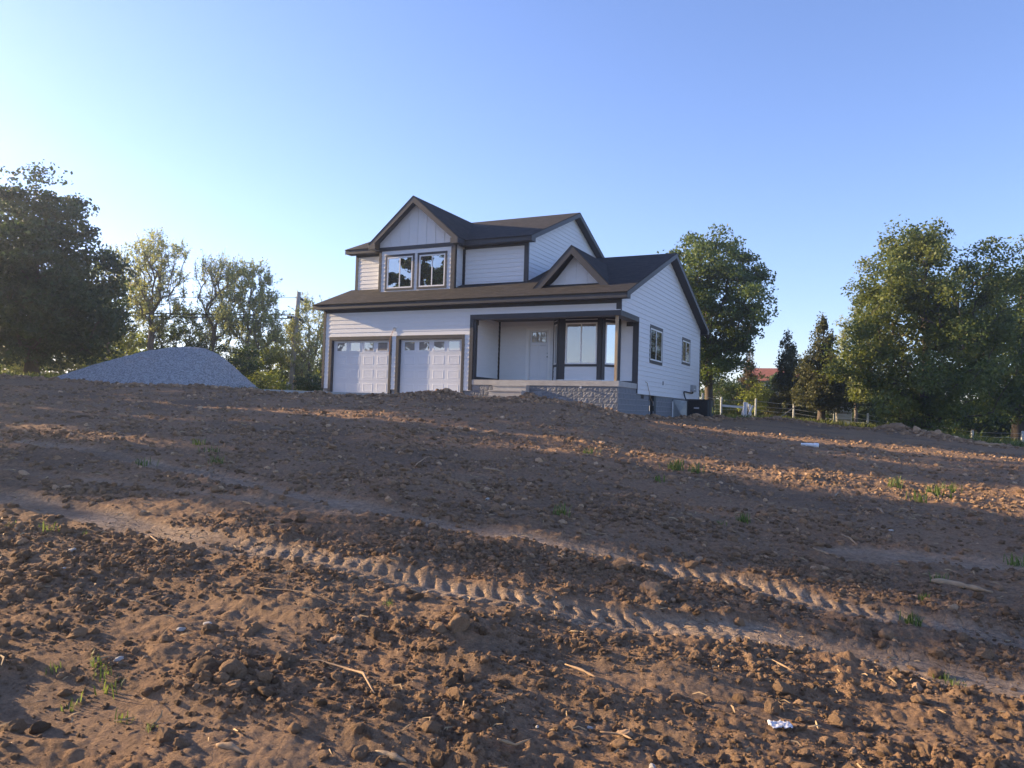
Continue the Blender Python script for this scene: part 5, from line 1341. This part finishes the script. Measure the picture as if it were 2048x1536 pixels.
stick([(600, 1335), (640, 1338), (690, 1350), (725, 1370), (748, 1408)], [.004, .006, .007, .008, .009], 'long thin root arching over the clods', 'root', .03)
stick([(1130, 1328), (1163, 1344), (1195, 1362)], [.009, .009, .007], 'straight pale stick on the sunlit soil below the tyre track', 'root', .025)
stick([(432, 1492), (460, 1489), (488, 1503)], [.02, .022, .012], 'thick bent root stub on the lug-marked soil', 'root', .006)
stick([(751, 1494), (780, 1500), (813, 1512)], [.018, .02, .014], 'thick root stub half buried among large clods', 'stick', .004)
stick([(994, 1505), (1030, 1503), (1062, 1497)], [.008, .009, .006], 'short pale stick beside a large clod', 'root', .03)
stick([(1625, 1101), (1650, 1113), (1680, 1125)], [.010, .013, .008], 'forked grey stick on the shaded soil', 'root', .03)
stick([(1682, 1078), (1700, 1087), (1716, 1098)], [.012, .012, .008], 'short stick above the forked grey one', 'stick', .03)
stick([(1862, 1163), (1900, 1168), (1945, 1180), (1985, 1190)], [.035, .04, .035, .025], 'thick weathered branch lying near the grass tufts', 'stick', .02)
stick([(1753, 1021), (1760, 1028), (1767, 1035)], [.02, .02, .018], 'stubby stick end poking from the slope', 'root', .04)
stick([(1669, 1004), (1673, 998), (1677, 991)], [.02, .016, .010], 'small upright twig on the slope below the sunlit strip', 'stick', .06)
stick([(827, 941), (836, 932), (850, 925), (866, 919)], [.010, .011, .010, .006], 'thin curved twig on the dark slope below the steps', 'root', .05)
stick([(966, 943), (985, 947), (1005, 951)], [.02, .02, .012], 'dark broken stick on the slope below the porch', 'stick', .04)
stick([(1544, 1333), (1575, 1347), (1602, 1361)], [.006, .007, .005], 'thin straw-coloured twig below the lug prints', 'root', .03)
stick([(520, 1192), (620, 1212), (690, 1228)], [.003, .004, .003], 'very thin long stem stretched over the soil', 'root', .03)
stick([(70, 1398), (95, 1392)], [.006, .005], 'tiny pale twig near the grass tufts', 'root', .02)
stick([(300, 1085), (318, 1094)], [.010, .006], 'short twig beside the pale tyre track', 'root', .02)
stick([(1810, 1345), (1862, 1378)], [.006, .004], 'thin twig near the end of the lug prints', 'root', .02)
stick([(1200, 1455), (1245, 1462), (1265, 1480)], [.005, .006, .004], 'thin crooked twig on the sunlit soil', 'root', .02)

# straw and fine roots
def straw(n=11000, seed=4):
    r = np.random.default_rng(seed); th = np.radians(r.uniform(-45, 45, n)); rad = np.sqrt(2.0**2 + (24.0**2-4)*r.uniform(0, 1, n)**1.5); x, y = np.sin(th)*rad, np.cos(th)*rad
    pt = np.clip(.35 + .9*perlin(x/1.2, y/1.2, 201), 0, 1); k = r.uniform(0, 1, n) < pt; x, y, rad = x[k], y[k], rad[k]; n = len(x)
    z = surf(x, y) + .004; a = r.uniform(0, 6.28, n); L = r.uniform(.02, .10, n)*(.8+.04*rad); w = .0010 + .00055*rad*r.uniform(.5, 1.2, n)
    d = np.stack([np.cos(a), np.sin(a), r.normal(size=n)*.25], 1); s = np.stack([-np.sin(a), np.cos(a), 0*a], 1)
    c = np.stack([x, y, z], 1); cv = s*(r.normal(size=n)*.2*L)[:, None]; cv[:, 2] += .15*L
    p = [c-d*L[:, None]/2, c+cv, c+d*L[:, None]/2 + np.array([0, 0, .004])]
    W3 = s*w[:, None]; W3[:, 2] += w*.7
    v = np.stack([p[0]-W3*.6, p[0]+W3*.6, p[1]+W3, p[1]-W3, p[2]+W3*.5, p[2]-W3*.5], 1).reshape(-1, 3); i = (np.arange(n)*6)[:, None]
    f = np.concatenate([i+np.array([[0, 1, 2, 3]]), i+np.array([[3, 2, 4, 5]])], 0)
    o = link('straw', mesh_np('straw', v, f), M['straw']); tag(o, 'fine dry straw and rootlets scattered over the soil', 'straw', kind='stuff')
straw()

# grass tufts
def tuft_mesh(seed, n, h, mat):
    r = np.random.default_rng(seed); v, f, rn = [], [], []
    for k in range(n):
        a = r.uniform(0, 6.28); b = np.array([r.normal()*.035, r.normal()*.035, -.02]); d = np.array([math.cos(a), math.sin(a), 0]); s = np.array([-d[1], d[0], 0])*(.0022+.0022*r.uniform())
        hh = h*r.uniform(.4, 1.1); lean = hh*r.uniform(.1, .9); i = len(v)
        mid, tip = b + d*lean*.4 + np.array([0, 0, hh*.7]), b + d*lean + np.array([0, 0, hh*.95])
        v += [b-s, b+s, mid+s*.9, mid-s*.9, tip]; f += [(i, i+1, i+2, i+3), (i+3, i+2, i+4)]; rn += [r.uniform()]*5
    me = bpy.data.meshes.new('grass_tuft'); me.from_pydata([tuple(x) for x in v], [], f)
    at = me.attributes.new('rnd', 'FLOAT', 'POINT'); at.data.foreach_set('value', rn); me.materials.append(M[mat]); return me
TM = [tuft_mesh(i, (14, 26, 44, 64)[i], (.10, .09, .12, .12)[i], 'weed') for i in range(4)]
for k, (px, py, kind, s) in enumerate([(395, 890, 1, 1.8), (420, 905, 1, 1.9), (432, 930, 2, 1.4), (290, 928, 1, 1.8), (85, 1062, 0, .9), (103, 1068, 0, 1.1), (168, 1066, 0, .7), (20, 1060, 0, .7), (195, 1345, 0, .9), (222, 1376, 1, 1.0), (205, 1362, 0, .8), (150, 1400, 0, .8), (250, 1430, 0, .7), (300, 1446, 0, .5), (105, 1348, 0, .6),
        (1121, 1031, 2, 1.4), (1486, 1046, 3, 1.1), (1442, 1052, 1, 1.0), (1825, 1242, 3, .95), (1836, 1005, 2, 2.0), (1870, 992, 3, 2.2), (1900, 985, 2, 2.0), (1790, 975, 2, 2.0), (1350, 942, 3, 2.0), (1320, 965, 1, 1.8), (1180, 912, 1, 2.0), (1390, 948, 2, 2.0), (1885, 1352, 1, .7), (1912, 1364, 1, .7), (1880, 1160, 2, 1.0), (2030, 1130, 2, 1.2), (1850, 1200, 1, .8), (775, 1216, 0, .6), (1795, 1345, 0, .6)]):
    g = G(px, py); o = link('grass_tuft', TM[kind]); o.location = (g[0], g[1], float(surf(g[0], g[1]))); o.scale = (s, s, s); o.rotation_euler = (0, 0, k*1.7)
    tag(o, ['sparse tuft of a few green blades sprouting from bare soil', 'small loose tuft of green grass on bare soil', 'medium clump of green grass on bare soil', 'dense bushy clump of green grass on bare soil'][kind], 'grass tuft', 'grass tufts on the bare field')

# crumpled plastic wrapper
def wrapper():
    r = np.random.default_rng(3); n = 12; u, w_ = np.meshgrid(np.linspace(-1, 1, n), np.linspace(-1, 1, n))
    z = .35*np.abs(perlin(u*1.7+3, w_*1.7, 5)) + .22*np.abs(perlin(u*3.5, w_*3.5+2, 6)) + .1*perlin(u*7, w_*7, 7)
    x = u*(1-.18*np.abs(w_)) + .12*perlin(u*2.3, w_*2.3, 8); y = w_*.62 + .12*perlin(u*2.1, w_*2.7, 9)
    v = np.stack([x, y, z], -1).reshape(-1, 3)*.055; idx = np.arange(n*n).reshape(n, n)
    f = np.stack([idx[:-1, :-1], idx[:-1, 1:], idx[1:, 1:], idx[1:, :-1]], -1).reshape(-1, 4)
    o = link('wrapper', mesh_np('wrapper', v, f), M['plastic']); g = G(1560, 1468); o.location = (g[0], g[1], float(surf(g[0], g[1])) + .012)
    md = o.modifiers.new('thickness', 'SOLIDIFY'); md.thickness = .002
    tag(o, 'crumpled silvery plastic wrapper on the sunlit soil', 'litter')
wrapper()
# pale pebbles
for k, (px, py, rp) in enumerate([(692, 1333, 0), (236, 1330, 12), (145, 1105, 12), (415, 1249, 10), (362, 1275, 12), (1305, 1523, 12), (1180, 1440, 8), (895, 1360, 8), (975, 1000, 7), (1782, 1062, 6), (130, 1136, 6), (1075, 1440, 6)]):
    if rp == 0: continue
    g = G(px, py); s = rp*g[1]/FPX*.9; me = LM[k % 6].copy(); me.materials.clear(); me.materials.append(M['stone']); o = link('pale_stone', me)
    o.location = (g[0], g[1], float(surf(g[0], g[1])) + s*.3); o.scale = (s, s*.8, s*.7); o.rotation_euler = (0, 0, k)
    tag(o, 'small pale stone lying among the soil clods', 'stone', 'pale stones on the field')
#--/FIELD--
# ------------------------------------------------------------------ thin volume added to stand in for lens glare from the low sun
hz = MB(); hz.box(-95, 95, -30, 110, -6, 22)
mh = bpy.data.materials.new('glare_haze'); mh.use_nodes = True; nt = mh.node_tree; nt.nodes.remove(nt.nodes['Principled BSDF'])
pv = nt.nodes.new('ShaderNodeVolumePrincipled'); pv.inputs['Density'].default_value = .0011; pv.inputs['Anisotropy'].default_value = .72; pv.inputs['Color'].default_value = (.84, .92, 1.0, 1)
nt.links.new(pv.outputs[0], nt.nodes['Material Output'].inputs['Volume'])
o = hz.build('glare_haze', mh); tag(o, 'thin veil added over the whole site to mimic lens glare', 'glare_haze', kind='stuff')
